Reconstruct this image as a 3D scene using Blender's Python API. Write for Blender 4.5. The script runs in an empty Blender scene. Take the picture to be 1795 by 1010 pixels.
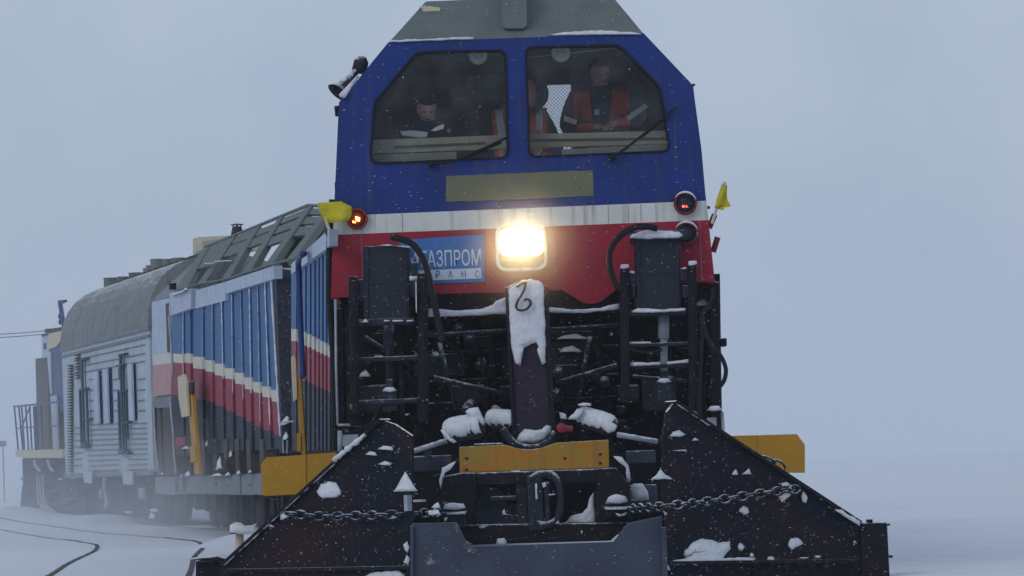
import bpy, bmesh, math, random
from mathutils import Vector, Matrix
from mathutils.geometry import tessellate_polygon
R = math.radians
random.seed(7)
S = bpy.context.scene

# ---------------------------------------------------------------- camera
F = 7000.0                                     # focal length in pixels of a 1795 px wide picture
CAM = Vector((0, 0, 1.0))
ROT = Matrix.Rotation(R(90 + 2.48), 4, 'X') @ Matrix.Rotation(R(-2.1), 4, 'Z')
cd = bpy.data.cameras.new('camera'); cam = bpy.data.objects.new('camera', cd)
S.collection.objects.link(cam); S.camera = cam
cam.matrix_world = Matrix.Translation(CAM) @ ROT
cd.sensor_width = 36; cd.lens = F / 1795 * 36; cd.clip_start = 0.5; cd.clip_end = 5000
S.render.resolution_x, S.render.resolution_y = 1024, 576

# ---------------------------------------------------------------- sky and light
W = bpy.data.worlds.new('World'); S.world = W; W.use_nodes = True
nt = W.node_tree; nt.nodes.clear()
out = nt.nodes.new('ShaderNodeOutputWorld'); bg = nt.nodes.new('ShaderNodeBackground')
sky = nt.nodes.new('ShaderNodeTexSky'); sky.sky_type = 'NISHITA'; sky.sun_disc = False
sky.sun_elevation = R(28); sky.sun_rotation = R(215); sky.dust_density = 4; sky.air_density = 1.3
mx = nt.nodes.new('ShaderNodeMix'); mx.data_type = 'RGBA'; mx.inputs[0].default_value = 0.9
mx.inputs[7].default_value = (3.6, 4.75, 5.95, 1)          # the grey-blue of a snow-filled overcast sky
nt.links.new(sky.outputs[0], mx.inputs[6])
wtc = nt.nodes.new('ShaderNodeTexCoord'); wn = nt.nodes.new('ShaderNodeTexNoise'); wn.inputs['Scale'].default_value = 9; wn.inputs['Detail'].default_value = 5
nt.links.new(wtc.outputs['Generated'], wn.inputs['Vector']); wr = nt.nodes.new('ShaderNodeMapRange'); wr.inputs[1].default_value = .3; wr.inputs[2].default_value = .7
nt.links.new(wn.outputs[0], wr.inputs[0]); wm = nt.nodes.new('ShaderNodeMix'); wm.data_type = 'RGBA'; nt.links.new(wr.outputs[0], wm.inputs[0])
wm.inputs[6].default_value = (3.75, 4.55, 6.05, 1); wm.inputs[7].default_value = (4.75, 5.6, 6.9, 1)   # thicker and thinner driving snow
nt.links.new(wm.outputs[2], mx.inputs[7]); nt.links.new(mx.outputs[2], bg.inputs[0])
bg.inputs[1].default_value = 0.10
nt.links.new(bg.outputs[0], out.inputs[0])
sl = bpy.data.lights.new('sun', 'SUN'); sl.energy = 0.5; sl.use_shadow = True; sl.angle = R(25); sl.color = (1, .97, .93)
sun = bpy.data.objects.new('sun', sl); S.collection.objects.link(sun)
sun.rotation_euler = (R(62), 0, R(-35)); sun.location = (0, 0, 40)
S.view_settings.view_transform = 'Standard'; S.view_settings.look = 'None'
S.view_settings.exposure = 0.0; S.view_settings.gamma = 1
S.cycles.volume_bounces = 2; S.cycles.transparent_max_bounces = 16; S.cycles.max_bounces = 8

# ---------------------------------------------------------------- materials
def mat(name, col, rough=.6, metal=0., dirt=.35, dscale=6., frost=0., fscale=9., bump=.15, dcol=None, up=.6, streak=0.):
    m = bpy.data.materials.new(name); m.use_nodes = True
    t = m.node_tree; N = t.nodes; L = t.links; b = N['Principled BSDF']
    b.inputs['Specular IOR Level'].default_value = .5 if metal or rough < .35 else (.10 if max(col) < .06 else .22); b.inputs['Roughness'].default_value = rough; b.inputs['Metallic'].default_value = metal
    tc = N.new('ShaderNodeTexCoord')
    n1 = N.new('ShaderNodeTexNoise'); n1.inputs['Scale'].default_value = dscale; n1.inputs['Detail'].default_value = 8
    n1.inputs['Roughness'].default_value = .65
    L.new(tc.outputs['Object'], n1.inputs['Vector'])
    r1 = N.new('ShaderNodeMapRange'); r1.inputs[1].default_value = .42; r1.inputs[2].default_value = .68
    L.new(n1.outputs[0], r1.inputs[0])
    mul = N.new('ShaderNodeMath'); mul.operation = 'MULTIPLY'; mul.inputs[1].default_value = dirt; L.new(r1.outputs[0], mul.inputs[0])
    m1 = N.new('ShaderNodeMix'); m1.data_type = 'RGBA'; L.new(mul.outputs[0], m1.inputs[0])
    m1.inputs[6].default_value = (*col, 1); m1.inputs[7].default_value = (*(dcol or [c * .35 + .015 for c in col]), 1)
    last = m1.outputs[2]
    if streak > 0:
        mp = N.new('ShaderNodeMapping'); mp.inputs['Scale'].default_value = (9, 9, .5); L.new(tc.outputs['Object'], mp.inputs[0])
        n3 = N.new('ShaderNodeTexNoise'); n3.inputs['Scale'].default_value = 2.2; n3.inputs['Detail'].default_value = 5; L.new(mp.outputs[0], n3.inputs['Vector'])
        r3 = N.new('ShaderNodeMapRange'); r3.inputs[1].default_value = .52; r3.inputs[2].default_value = .72; r3.inputs[4].default_value = streak
        L.new(n3.outputs[0], r3.inputs[0])
        m3 = N.new('ShaderNodeMix'); m3.data_type = 'RGBA'; L.new(r3.outputs[0], m3.inputs[0]); L.new(last, m3.inputs[6])
        m3.inputs[7].default_value = (.11, .085, .06, 1); last = m3.outputs[2]
    if frost > 0:
        n2 = N.new('ShaderNodeTexNoise'); n2.inputs['Scale'].default_value = fscale; n2.inputs['Detail'].default_value = 10
        n2.inputs['Roughness'].default_value = .75; L.new(tc.outputs['Object'], n2.inputs['Vector'])
        g = N.new('ShaderNodeNewGeometry'); sx = N.new('ShaderNodeSeparateXYZ'); L.new(g.outputs['Normal'], sx.inputs[0])
        a = N.new('ShaderNodeMath'); a.operation = 'MULTIPLY_ADD'; a.inputs[1].default_value = up * .5; L.new(sx.outputs[2], a.inputs[0]); L.new(n2.outputs[0], a.inputs[2])
        r2 = N.new('ShaderNodeMapRange'); r2.inputs[1].default_value = .74 - frost * .3; r2.inputs[2].default_value = .86 - frost * .1
        L.new(a.outputs[0], r2.inputs[0])
        m2 = N.new('ShaderNodeMix'); m2.data_type = 'RGBA'; L.new(r2.outputs[0], m2.inputs[0]); L.new(last, m2.inputs[6])
        m2.inputs[7].default_value = (.72, .75, .8, 1); last = m2.outputs[2]
    L.new(last, b.inputs['Base Color'])
    if bump:
        bp = N.new('ShaderNodeBump'); bp.inputs['Strength'].default_value = bump; bp.inputs['Distance'].default_value = .02
        L.new(n1.outputs[0], bp.inputs['Height']); L.new(bp.outputs[0], b.inputs['Normal'])
    return m

def emat(name, col, s):
    m = bpy.data.materials.new(name); m.use_nodes = True
    b = m.node_tree.nodes['Principled BSDF']; b.inputs['Base Color'].default_value = (*col, 1)
    b.inputs['Emission Color'].default_value = (*col, 1); b.inputs['Emission Strength'].default_value = s
    return m

M = {}
M['blue'] = mat('blue_paint', (.007, .030, .18), .5, dirt=.55, dscale=2.5, dcol=(.010, .022, .085), streak=.22, frost=.16, fscale=34, bump=.12)
M['white'] = mat('white_paint', (.58, .59, .57), .5, dirt=.25, streak=.5, dcol=(.35, .33, .28), bump=.05)
M['red'] = mat('red_paint', (.29, .012, .032), .5, dirt=.55, dscale=2.5, dcol=(.17, .012, .03), streak=.25, frost=.16, fscale=34, bump=.12)
M['roofgrey'] = mat('weathered_grey_paint', (.13, .155, .155), .7, dirt=.5, dscale=4, dcol=(.09, .10, .09))
M['dark'] = mat('dark_steel', (.010, .012, .018), .62, dirt=.5, dscale=9, dcol=(.030, .015, .016), frost=.42, fscale=16, bump=.4)
M['dark2'] = mat('grimy_steel', (.028, .035, .054), .6, dirt=.6, dscale=12, dcol=(.009, .010, .015), frost=.45, fscale=18, bump=.3)
M['black'] = mat('black_rubber', (.012, .013, .016), .55, dirt=.3, bump=.1)
M['jack'] = mat('painted_dark_housing', (.022, .028, .042), .5, dirt=.6, dscale=7, frost=.40, fscale=16, bump=.15)
M['rusty'] = mat('rusty_dark_steel', (.034, .026, .044), .7, dirt=.6, dscale=14, dcol=(.016, .014, .024), frost=.4, bump=.4)
M['plough'] = mat('plough_plate', (.006, .009, .017), .55, dirt=.8, dscale=1.3, dcol=(.034, .010, .012), frost=.47, fscale=24, bump=.5)
M['ploughgrey'] = mat('scoured_steel', (.048, .060, .092), .6, dirt=.8, dscale=2.5, dcol=(.022, .028, .048), frost=.45, fscale=5)
M['yellow'] = mat('yellow_paint', (.40, .215, .018), .55, dirt=.45, dscale=5, dcol=(.32, .16, .02), bump=.05)
M['bumper'] = mat('worn_yellow_paint', (.27, .19, .03), .6, dirt=.9, dscale=4, dcol=(.42, .14, .008), streak=.4, frost=.2, fscale=30, bump=.1)
M['flag'] = mat('yellow_cloth', (.56, .48, .03), .8, dirt=.35, dscale=12, bump=.3)
M['cream'] = mat('cream_paint', (.55, .5, .36), .6, dirt=.4)
M['snow'] = mat('packed_snow', (.70, .73, .79), .8, dirt=.55, dscale=26, dcol=(.48, .52, .58), bump=1.)
M['plate'] = mat('faded_green_paint', (.13, .14, .10), .7, dirt=.6, dscale=9, dcol=(.18, .16, .07), bump=.05)
M['signblue'] = mat('sign_blue', (.05, .16, .42), .5, dirt=.3, bump=.03)
M['signwhite'] = mat('sign_white', (.55, .62, .68), .5, dirt=.2, bump=.02)
M['v2blue'] = mat('faded_blue_paint', (.006, .095, .27), .5, dirt=.35, dscale=3, streak=.2, bump=.05)
M['v2white'] = mat('dull_cream_paint', (.60, .58, .50), .6, dirt=.3, streak=.2, bump=.05)
M['v2red'] = mat('faded_red_paint', (.26, .028, .055), .6, dirt=.4, dscale=3, streak=.15, bump=.05)
M['v2pink'] = mat('frosted_pink_paint', (.48, .28, .30), .7, dirt=.4, dscale=3, bump=.05)
M['pale'] = mat('pale_blue_white_paint', (.42, .50, .61), .6, dirt=.3, dscale=3, streak=.15, bump=.05)
M['wagon'] = mat('wagon_white_paint', (.42, .49, .56), .6, dirt=.4, dscale=2, dcol=(.25, .31, .37), streak=.35, bump=.05)
M['wroof'] = mat('wagon_roof_paint', (.21, .23, .24), .7, dirt=.5, dscale=1.5, streak=.35, frost=.05, bump=.1)
M['greygreen'] = mat('grey_green_paint', (.11, .135, .125), .65, dirt=.4, dscale=4, bump=.1)
M['skirt'] = mat('grey_beam_paint', (.21, .23, .255), .65, dirt=.5, dscale=3, streak=.25, bump=.1)
M['brown'] = mat('brown_grime', (.075, .068, .065), .7, dirt=.5, dscale=4, streak=.3)
M['navy'] = mat('navy_paint', (.012, .04, .16), .5, dirt=.4)
M['steelblue'] = mat('steel_blue_paint', (.05, .08, .12), .6, dirt=.3)
M['glassfar'] = mat('far_glass', (.05, .07, .09), .1, dirt=.2, bump=0)
M['pipe'] = mat('pale_pipe', (.32, .35, .40), .5, dirt=.4)
M['wall'] = mat('cab_lining', (.085, .078, .075), .8, dirt=.4, bump=.05)
M['desk'] = mat('cab_desk', (.36, .35, .24), .7, dirt=.4, bump=.05)
M['deskgrey'] = mat('cab_desk_grey', (.26, .28, .25), .7, dirt=.4, bump=.05)
M['skin'] = mat('skin', (.50, .27, .22), .6, dirt=.15, bump=0)
M['skinlit'] = mat('brightened_skin', (.85, .55, .46), .6, dirt=.15, bump=0)  # brightness put into the left person's skin colour, making up for weak light
M['hair'] = mat('hair', (.03, .022, .018), .8, bump=.5)
M['navycloth'] = mat('navy_cloth', (.025, .035, .085), .9, dirt=.4, dscale=14)
M['hivis'] = mat('orange_hi_vis', (.62, .07, .03), .8, dirt=.3)
M['silver'] = mat('reflective_tape', (.55, .57, .6), .4, dirt=.2)
M['fan'] = mat('grey_plastic', (.55, .56, .5), .6, dirt=.2)
M['paper'] = mat('paper', (.75, .78, .8), .9, dirt=.1, bump=0)
M['ambercase'] = mat('amber_glass_case', (.20, .035, .015), .35, dirt=.3)
M['amber'] = emat('amber_lamp', (1., .36, .08), 9)
M['redlit'] = emat('red_lamp', (1., .06, .03), 5)
M['lens'] = emat('headlamp_lens', (1., .56, .20), 2.6)
M['lenscore'] = emat('headlamp_core', (1., .80, .50), 12)
M['darkglass'] = mat('dark_lens', (.02, .03, .06), .12, dirt=.2, bump=0)
M['redring'] = mat('red_lamp_ring', (.14, .02, .03), .5, dirt=.4, frost=.1, fscale=30)

def glass_mat():
    m = bpy.data.materials.new('window_glass'); m.use_nodes = True
    t = m.node_tree; N = t.nodes; L = t.links; N.clear()
    o = N.new('ShaderNodeOutputMaterial'); tr = N.new('ShaderNodeBsdfTransparent'); tr.inputs[0].default_value = (.93, .95, .97, 1)
    gl = N.new('ShaderNodeBsdfGlossy'); gl.inputs['Roughness'].default_value = .06; gl.inputs[0].default_value = (.8, .85, .9, 1)
    df = N.new('ShaderNodeBsdfDiffuse'); df.inputs[0].default_value = (.45, .5, .55, 1)
    fr = N.new('ShaderNodeFresnel'); fr.inputs[0].default_value = 1.4
    m1 = N.new('ShaderNodeMixShader'); L.new(fr.outputs[0], m1.inputs[0]); L.new(tr.outputs[0], m1.inputs[1]); L.new(gl.outputs[0], m1.inputs[2])
    tc = N.new('ShaderNodeTexCoord'); n = N.new('ShaderNodeTexNoise'); n.inputs['Scale'].default_value = 5; n.inputs['Detail'].default_value = 9
    L.new(tc.outputs['Object'], n.inputs['Vector'])
    r = N.new('ShaderNodeMapRange'); r.inputs[1].default_value = .4; r.inputs[2].default_value = .75; r.inputs[3].default_value = .0; r.inputs[4].default_value = .07
    L.new(n.outputs[0], r.inputs[0])
    m2 = N.new('ShaderNodeMixShader'); L.new(r.outputs[0], m2.inputs[0]); L.new(m1.outputs[0], m2.inputs[1]); L.new(df.outputs[0], m2.inputs[2])
    L.new(m2.outputs[0], o.inputs[0])
    return m
M['glass'] = glass_mat()

# ---------------------------------------------------------------- helpers
def ray(px, py):
    d = ROT.to_3x3() @ Vector(((px - 897.5) / F, -(py - 505) / F, -1))
    return d.normalized()
def P(px, py, Y):
    d = ray(px, py); return CAM + d * (Y / d.y)
class Pl:
    """a vertical plane; at() gives the place on it that is seen at a pixel, d metres proud of it"""
    def __init__(s, A, B=None, n=None):
        s.o = Vector((A[0], A[1], 0))
        if B: u = Vector((B[0] - A[0], B[1] - A[1], 0)).normalized(); s.n = Vector((u.y, -u.x, 0)) if Vector((u.y, -u.x, 0)).y < 0 else Vector((-u.y, u.x, 0)); s.u = u
        else: s.n = Vector(n); s.u = Vector((1, 0, 0))
    def at(s, px, py, d=0.):
        r = ray(px, py); q = s.o + s.n * d
        return CAM + r * ((q - CAM).dot(s.n) / r.dot(s.n))
def FP(Y): return Pl((0, Y), n=(0, -1, 0))

def arc_round(pts, r, k=4):
    """round the corners of a pixel polygon"""
    res = []; n = len(pts)
    for i in range(n):
        p = Vector(pts[i]); a = Vector(pts[i - 1]); b = Vector(pts[(i + 1) % n])
        da = (a - p); db = (b - p); ra = min(r, da.length * .45); rb = min(r, db.length * .45)
        A = p + da.normalized() * ra; B = p + db.normalized() * rb
        for j in range(k + 1):
            t = j / k; res.append(tuple(A * (1 - t) ** 2 + p * 2 * t * (1 - t) + B * t * t))
    return res

class MB:
    def __init__(s): s.v = []; s.f = []; s.m = []
    def add(s, vs, fs, mi=0):
        b = len(s.v); s.v += [Vector(v) for v in vs]; s.f += [tuple(b + i for i in f) for f in fs]; s.m += [mi] * len(fs); return s
    def prism(s, pl, pts, d0=0., d1=-.05, holes=(), mi=0):
        loops = [[pl.at(x, y, d0) for x, y in lp] for lp in [pts, *holes]]
        flat = [p for l in loops for p in l]; n = len(flat); back = [p + pl.n * (d1 - d0) for p in flat]
        tris = tessellate_polygon(loops)
        fs = [tuple(t) for t in tris] + [tuple(n + i for i in reversed(t)) for t in tris]
        k = 0
        for l in loops:
            m = len(l)
            for i in range(m): a = k + i; b = k + (i + 1) % m; fs.append((a, b, n + b, n + a))
            k += m
        return s.add(flat + back, fs, mi)
    def rect(s, pl, x0, y0, x1, y1, d0=0., d1=-.05, mi=0):
        """axis-aligned box whose near face fills the pixel rectangle (width and height taken at its middle)"""
        a = pl.at(x0, (y0 + y1) / 2, d0); b = pl.at(x1, (y0 + y1) / 2, d0); t = pl.at((x0 + x1) / 2, y0, d0); u = pl.at((x0 + x1) / 2, y1, d0)
        c = pl.at((x0 + x1) / 2, (y0 + y1) / 2, d0); du = (b - a); du.z = 0; hz = (t.z - u.z) / 2
        q = [c - du / 2 + Vector((0, 0, -hz)), c + du / 2 + Vector((0, 0, -hz)), c + du / 2 + Vector((0, 0, hz)), c - du / 2 + Vector((0, 0, hz))]
        return s.add(q + [p + pl.n * (d1 - d0) for p in q], [(0, 1, 2, 3), (7, 6, 5, 4), (0, 4, 5, 1), (1, 5, 6, 2), (2, 6, 7, 3), (3, 7, 4, 0)], mi)
    def box(s, x0, x1, y0, y1, z0, z1, mi=0):
        q = [(x0, y0, z0), (x1, y0, z0), (x1, y0, z1), (x0, y0, z1), (x0, y1, z0), (x1, y1, z0), (x1, y1, z1), (x0, y1, z1)]
        return s.add(q, [(0, 1, 2, 3), (7, 6, 5, 4), (0, 4, 5, 1), (1, 5, 6, 2), (2, 6, 7, 3), (3, 7, 4, 0)], mi)
    def tube(s, pts, r, n=8, mi=0, flat=1.):
        pts = [Vector(p) for p in pts]; rs = r if isinstance(r, (list, tuple)) else [r] * len(pts)
        vs = []; a = None
        for i, p in enumerate(pts):
            t = (pts[min(i + 1, len(pts) - 1)] - pts[max(i - 1, 0)]).normalized()
            if a is None: a = t.cross(Vector((0, 0, 1)) if abs(t.z) < .95 else Vector((0, 1, 0))).normalized()
            else:
                a2 = a - t * a.dot(t); a = a2.normalized() if a2.length > 1e-4 else a
            b = a.cross(t).normalized()
            for j in range(n): w = 2 * math.pi * j / n; vs.append(p + a * math.cos(w) * rs[i] + b * math.sin(w) * rs[i] * flat)
        fs = [(i * n + j, i * n + (j + 1) % n, (i + 1) * n + (j + 1) % n, (i + 1) * n + j) for i in range(len(pts) - 1) for j in range(n)]
        fs += [tuple(range(n))[::-1], tuple(range((len(pts) - 1) * n, len(pts) * n))]
        return s.add(vs, fs, mi)
    def lathe(s, c, ax, prof, n=24, mi=0):
        """prof: (distance along ax, radius)"""
        ax = Vector(ax).normalized(); up = Vector((0, 0, 1)) if abs(ax.z) < .9 else Vector((1, 0, 0))
        a = ax.cross(up).normalized(); b = a.cross(ax); c = Vector(c); vs = []
        for h, r in prof:
            for j in range(n): w = 2 * math.pi * j / n; vs.append(c + ax * h + (a * math.cos(w) + b * math.sin(w)) * max(r, 1e-4))
        k = len(prof)
        fs = [(i * n + j, i * n + (j + 1) % n, (i + 1) * n + (j + 1) % n, (i + 1) * n + j) for i in range(k - 1) for j in range(n)]
        fs += [tuple(range(n))[::-1], tuple(range((k - 1) * n, k * n))]
        return s.add(vs, fs, mi)
    def build(s, name, mats, parent=None, bevel=0., smooth=False):
        me = bpy.data.meshes.new(name); o = bpy.data.objects.new(name, me); S.collection.objects.link(o)
        base = Vector(parent_loc(parent))
        if parent is None and s.v:
            base = Vector((sum(v.x for v in s.v) / len(s.v), sum(v.y for v in s.v) / len(s.v), min(v.z for v in s.v)))
            o.location = base
        me.from_pydata([v - base for v in s.v], [], s.f)
        for m in (mats if isinstance(mats, (list, tuple)) else [mats]): me.materials.append(M[m] if isinstance(m, str) else m)
        for p, mi in zip(me.polygons, s.m): p.material_index = mi; p.use_smooth = smooth
        bm = bmesh.new(); bm.from_mesh(me); bmesh.ops.recalc_face_normals(bm, faces=bm.faces); bm.to_mesh(me); bm.free()
        if bevel:
            b = o.modifiers.new('bevel', 'BEVEL'); b.width = bevel; b.segments = 2; b.limit_method = 'ANGLE'; b.angle_limit = R(40)
        if parent is not None: o.parent = parent
        return o
def parent_loc(p):
    v = Vector((0, 0, 0))
    while p is not None: v += p.location; p = p.parent
    return v
def thing(name, label, cat, loc, group=None):
    o = bpy.data.objects.new(name, None); S.collection.objects.link(o); o.location = loc
    o.empty_display_size = .3; o['label'] = label; o['category'] = cat
    if group: o['group'] = group
    return o
def tag(o, label, cat, group=None):
    o['label'] = label; o['category'] = cat
    if group: o['group'] = group
    return o
def struct(o, kind='structure'): o['kind'] = kind; return o

RS = random.Random(3)
def jag(pts, amp, step=6):
    """pixel polygon with its sides broken up by jitter"""
    res = []
    for i in range(len(pts)):
        a = Vector(pts[i]); b = Vector(pts[(i + 1) % len(pts)]); k = max(1, int((b - a).length / step))
        for j in range(k):
            p = a.lerp(b, j / k); e = amp if j else amp * .3
            res.append((p.x + RS.uniform(-e, e), p.y + RS.uniform(-e, e)))
    return res
def snow_poly(mb, pl, pts, d=0., th=.03, amp=1., mi=0, back=.03, sat=0):
    """a lump of snow stuck to a face: rim on the face, swelling to th"""
    pts = jag(pts, amp); n = len(pts); cx = sum(p[0] for p in pts) / n; cy = sum(p[1] for p in pts) / n
    rings = [(1., -back), (1., .2), (.93, .7), (.7, 1.)]; vs = []
    for s_, h in rings:
        hh = h if h < 0 else h * th + d
        if h < 0: hh = d + h
        for x, y in pts: vs.append(pl.at(cx + (x - cx) * s_, cy + (y - cy) * s_, hh))
    fs = [(i * n + j, i * n + (j + 1) % n, (i + 1) * n + (j + 1) % n, (i + 1) * n + j) for i in range(3) for j in range(n)]
    base = [vs[3 * n + j] for j in range(n)]
    for t in tessellate_polygon([base]): fs.append(tuple(3 * n + i for i in t))
    mb.add(vs, fs, mi)
    if sat and n > 6:
        w = max(p[0] for p in pts) - min(p[0] for p in pts); h = max(p[1] for p in pts) - min(p[1] for p in pts)
        for k in range(sat):
            q = pts[RS.randrange(n)]; e = 1 + RS.uniform(.05, .35); x, y = cx + (q[0] - cx) * e, cy + (q[1] - cy) * e + RS.uniform(0, 3)
            snow_poly(mb, pl, blob(x, y, RS.uniform(1, 3.4), RS.uniform(1, 2.6), 6, RS.random()), d, th * .3, .3, sat=0)
def blob(cx, cy, w, h, k=11, seed=0):
    r = random.Random(seed); return [(cx + w / 2 * math.cos(a) * r.uniform(.7, 1.1), cy + h / 2 * math.sin(a) * r.uniform(.7, 1.1)) for a in [2 * math.pi * i / k for i in range(k)]]
def snow_line(mb, a, b, r, k=14, flat=.8, seed=1):
    rr = random.Random(seed); a = Vector(a); b = Vector(b)
    pts = [a.lerp(b, i / k) + Vector((0, 0, rr.uniform(-.2, .2) * r)) for i in range(k + 1)]
    mb.tube(pts, [r * rr.uniform(.55, 1.15) for _ in pts], 8, flat=flat)
def spline(pts, k=6):
    pts = [Vector(p) for p in pts]; q = [pts[0]] + pts + [pts[-1]]; res = []
    for i in range(1, len(q) - 2):
        for j in range(k):
            t = j / k; a, b, c, d = q[i - 1], q[i], q[i + 1], q[i + 2]
            res.append(.5 * ((2 * b) + (c - a) * t + (2 * a - 5 * b + 4 * c - d) * t * t + (3 * b - a - 3 * c + d) * t ** 3))
    return res + [pts[-1]]
def text_mesh(body, pl, x0, y0, x1, y1, d, name, m, parent, bold=.0, mono=False):
    """letters fitted to a pixel rectangle on a plane"""
    cu = bpy.data.curves.new(name, 'FONT'); cu.body = body; cu.extrude = .01; cu.offset = bold; cu.resolution_u = 3
    if mono: cu.space_character = mono
    to = bpy.data.objects.new(name, cu); S.collection.objects.link(to)
    dg = bpy.context.evaluated_depsgraph_get(); me = bpy.data.meshes.new_from_object(to.evaluated_get(dg))
    bpy.data.objects.remove(to)
    xs = [v.co.x for v in me.vertices]; ys = [v.co.y for v in me.vertices]
    a = pl.at(x0, (y0 + y1) / 2, d); b = pl.at(x1, (y0 + y1) / 2, d); t = pl.at((x0 + x1) / 2, y0, d); u = pl.at((x0 + x1) / 2, y1, d)
    hz = t.z - u.z; cz = (t.z + u.z) / 2; base = parent_loc(parent)
    for v in me.vertices:
        fx = (v.co.x - min(xs)) / (max(xs) - min(xs)); fy = (v.co.y - min(ys)) / (max(ys) - min(ys))
        q = a.lerp(b, fx); q.z = cz + (fy - .5) * hz
        q = q + pl.n * (.004 if v.co.z > 0 else 0); v.co = q - base
    me.materials.clear(); me.materials.append(M[m])
    o = bpy.data.objects.new(name, me); S.collection.objects.link(o); o.parent = parent
    return o

# ================================================================ ground, track, haze
def ground_h(x, y):
    h = -.05
    h += .015 * math.sin(x * 1.3 + y * .6) * math.sin(y * .9 - x * .4) * min(1, max(0, (abs(x + .05 * y) - 3.) / 4)) if y < 120 else 0
    h += .006 * math.sin(x * 3.1 + y * 1.7) * math.sin(y * 2.3 - x) if 30 < y < 110 and x < -3 else 0
    h += .13 * math.sin(x * .31 + y * .13) * math.sin(y * .17 - x * .07) * min(1, max(0, (abs(x + .05 * y) - 3.) / 4))
    if x < -3 and y > 50: h += .35 * math.exp(-((x + 12.5) / 3.2) ** 2) * min(1, (y - 50) / 25) 
    return h
g = bmesh.new()
xs = sorted(set([-2500, -1200, -500, -250, -120, -70, -45] + [-30 + .5 * i for i in range(76)] + [12, 20, 40, 90, 200, 500, 1200, 2500]))
ys = sorted(set([-60, -20, 0, 12, 20] + [26 + .7 * i for i in range(115)] + [115, 135, 170, 240, 400, 800, 1500, 3000]))
gv = [[g.verts.new((x, y, ground_h(x, y))) for x in xs] for y in ys]
for i in range(len(ys) - 1):
    for j in range(len(xs) - 1): g.faces.new((gv[i][j], gv[i][j + 1], gv[i + 1][j + 1], gv[i + 1][j]))
me = bpy.data.meshes.new('snow_ground'); g.to_mesh(me); g.free()
for p in me.polygons: p.use_smooth = True
M['groundsnow'] = mat('wind_packed_snow', (.72, .75, .80), .85, dirt=.45, dscale=2.2, dcol=(.56, .60, .66), bump=.35)
me.materials.append(M['groundsnow'])
go = bpy.data.objects.new('snow_ground', me); S.collection.objects.link(go); struct(go)

def rail(mb, pts, h=.0):
    pts = spline(pts, 16)
    for i in range(len(pts) - 1):
        a, b = pts[i], pts[i + 1]; t = (b - a).normalized(); n = Vector((t.y, -t.x, 0)) * .03
        z0 = Vector((0, 0, ground_h(a.x, a.y) - .1)); zh = lambda q: .009 + .002 * math.sin(q.y * .9 + q.x); z1 = Vector((0, 0, ground_h(a.x, a.y) + zh(a))); zz0 = Vector((0, 0, ground_h(b.x, b.y) - .1)); zz1 = Vector((0, 0, ground_h(b.x, b.y) + zh(b)))
        q = [a - n + z0, a + n + z0, a + n + z1, a - n + z1]; w = [b - n + zz0, b + n + zz0, b + n + zz1, b - n + zz1]
        mb.add(q + w, [(0, 1, 2, 3), (7, 6, 5, 4), (0, 4, 5, 1), (1, 5, 6, 2), (2, 6, 7, 3), (3, 7, 4, 0)])
def track(name, label, c, hdg):
    """c: centre line points; rails 1.52 m apart"""
    t = thing(name, label, 'railway track', (c[0][0], c[0][1], 0))
    for s in (-.76, .76):
        pts = []
        for i, (x, y) in enumerate(c):
            a = Vector(c[max(0, i - 1)]); b = Vector(c[min(len(c) - 1, i + 1)]); d = (b - a).normalized()
            pts.append(Vector((x + d.y * s, y - d.x * s, 0)))
        m = MB(); rail(m, pts, .0); m.build('rail', 'brown', t)
    m = MB(); sp = spline([Vector((x, y, 0)) for x, y in c], 12)
    for i in range(0, len(sp) - 1, 1):
        p = sp[i]; d = (sp[i + 1] - p).normalized(); n = Vector((d.y, -d.x, 0))
        q = [p + n * s * 1.35 + d * e * .11 + Vector((0, 0, z)) for z in (-.25, -.09) for e in (-1, 1) for s in (-1, 1)]
        m.add(q, [(0, 1, 3, 2), (4, 5, 7, 6), (0, 1, 5, 4), (2, 3, 7, 6), (0, 2, 6, 4), (1, 3, 7, 5)])
    m.build('sleeper_row', 'brown', t)
    return t
track('railway_track', 'main railway track under the train, bending left behind the front vehicle',
      [(.1, 20), (.08, 33), (-.75, 44), (-1.9, 54), (-3.0, 62), (-4.6, 72), (-6.3, 79), (-9.0, 90), (-11.8, 102), (-15, 116)], 0)
track('side_track', 'half buried second railway track left of the plough in the snow',
      [(-3.1, 25), (-3.7, 34), (-4.25, 42), (-4.85, 50), (-5.3, 57), (-6.1, 63), (-8.4, 72), (-11.5, 80)], 0)

# ================================================================ FRONT VEHICLE
V1 = thing('snow_plough_locomotive', 'blue, white and red snow plough locomotive with lit headlamp, first of the train', 'locomotive', (.08, 33, 0))
Y0 = 32.26
f0 = FP(Y0)
WL = arc_round([(649, 275), (657, 179), (731, 91.6), (885, 88), (890.5, 276), (657, 287)], 13)
WR = arc_round([(922, 83), (1085, 79), (1156, 152), (1163, 197), (1174, 265), (928, 275)], 13)
# --- cab front in painted bands
def bandy(y580, y1250, x): return y580 + (y1250 - y580) * (x - 580) / 670
wt = lambda x: bandy(379, 351.5, x); wb = lambda x: bandy(412, 385.5, x)
Ledge = lambda y: 594 - (y - 180) * 14 / 320 if y > 180 else 594
Redge = lambda y: 1215 + (y - 150) * 38 / 345
mb = MB()
mb.prism(f0, [(585, wt(585)), (594, 180), (681, 74), (1128, 58), (1215, 150), (1238, wt(1238))], 0, -.06, [WL, WR], 0)
mb.prism(f0, [(585, wt(585)), (1238, wt(1238)), (1242, wb(1242)), (583.5, wb(583))], 0, -.06, (), 1)
mb.prism(f0, [(583.5, wb(583)), (1242, wb(1242)), (1253, 494), (1090, 499), (1055, 528), (1040, 533), (1022, 531), (985, 508), (900, 512), (770, 515), (640, 518), (580, 523)], 0, -.06, (), 2)
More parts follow.
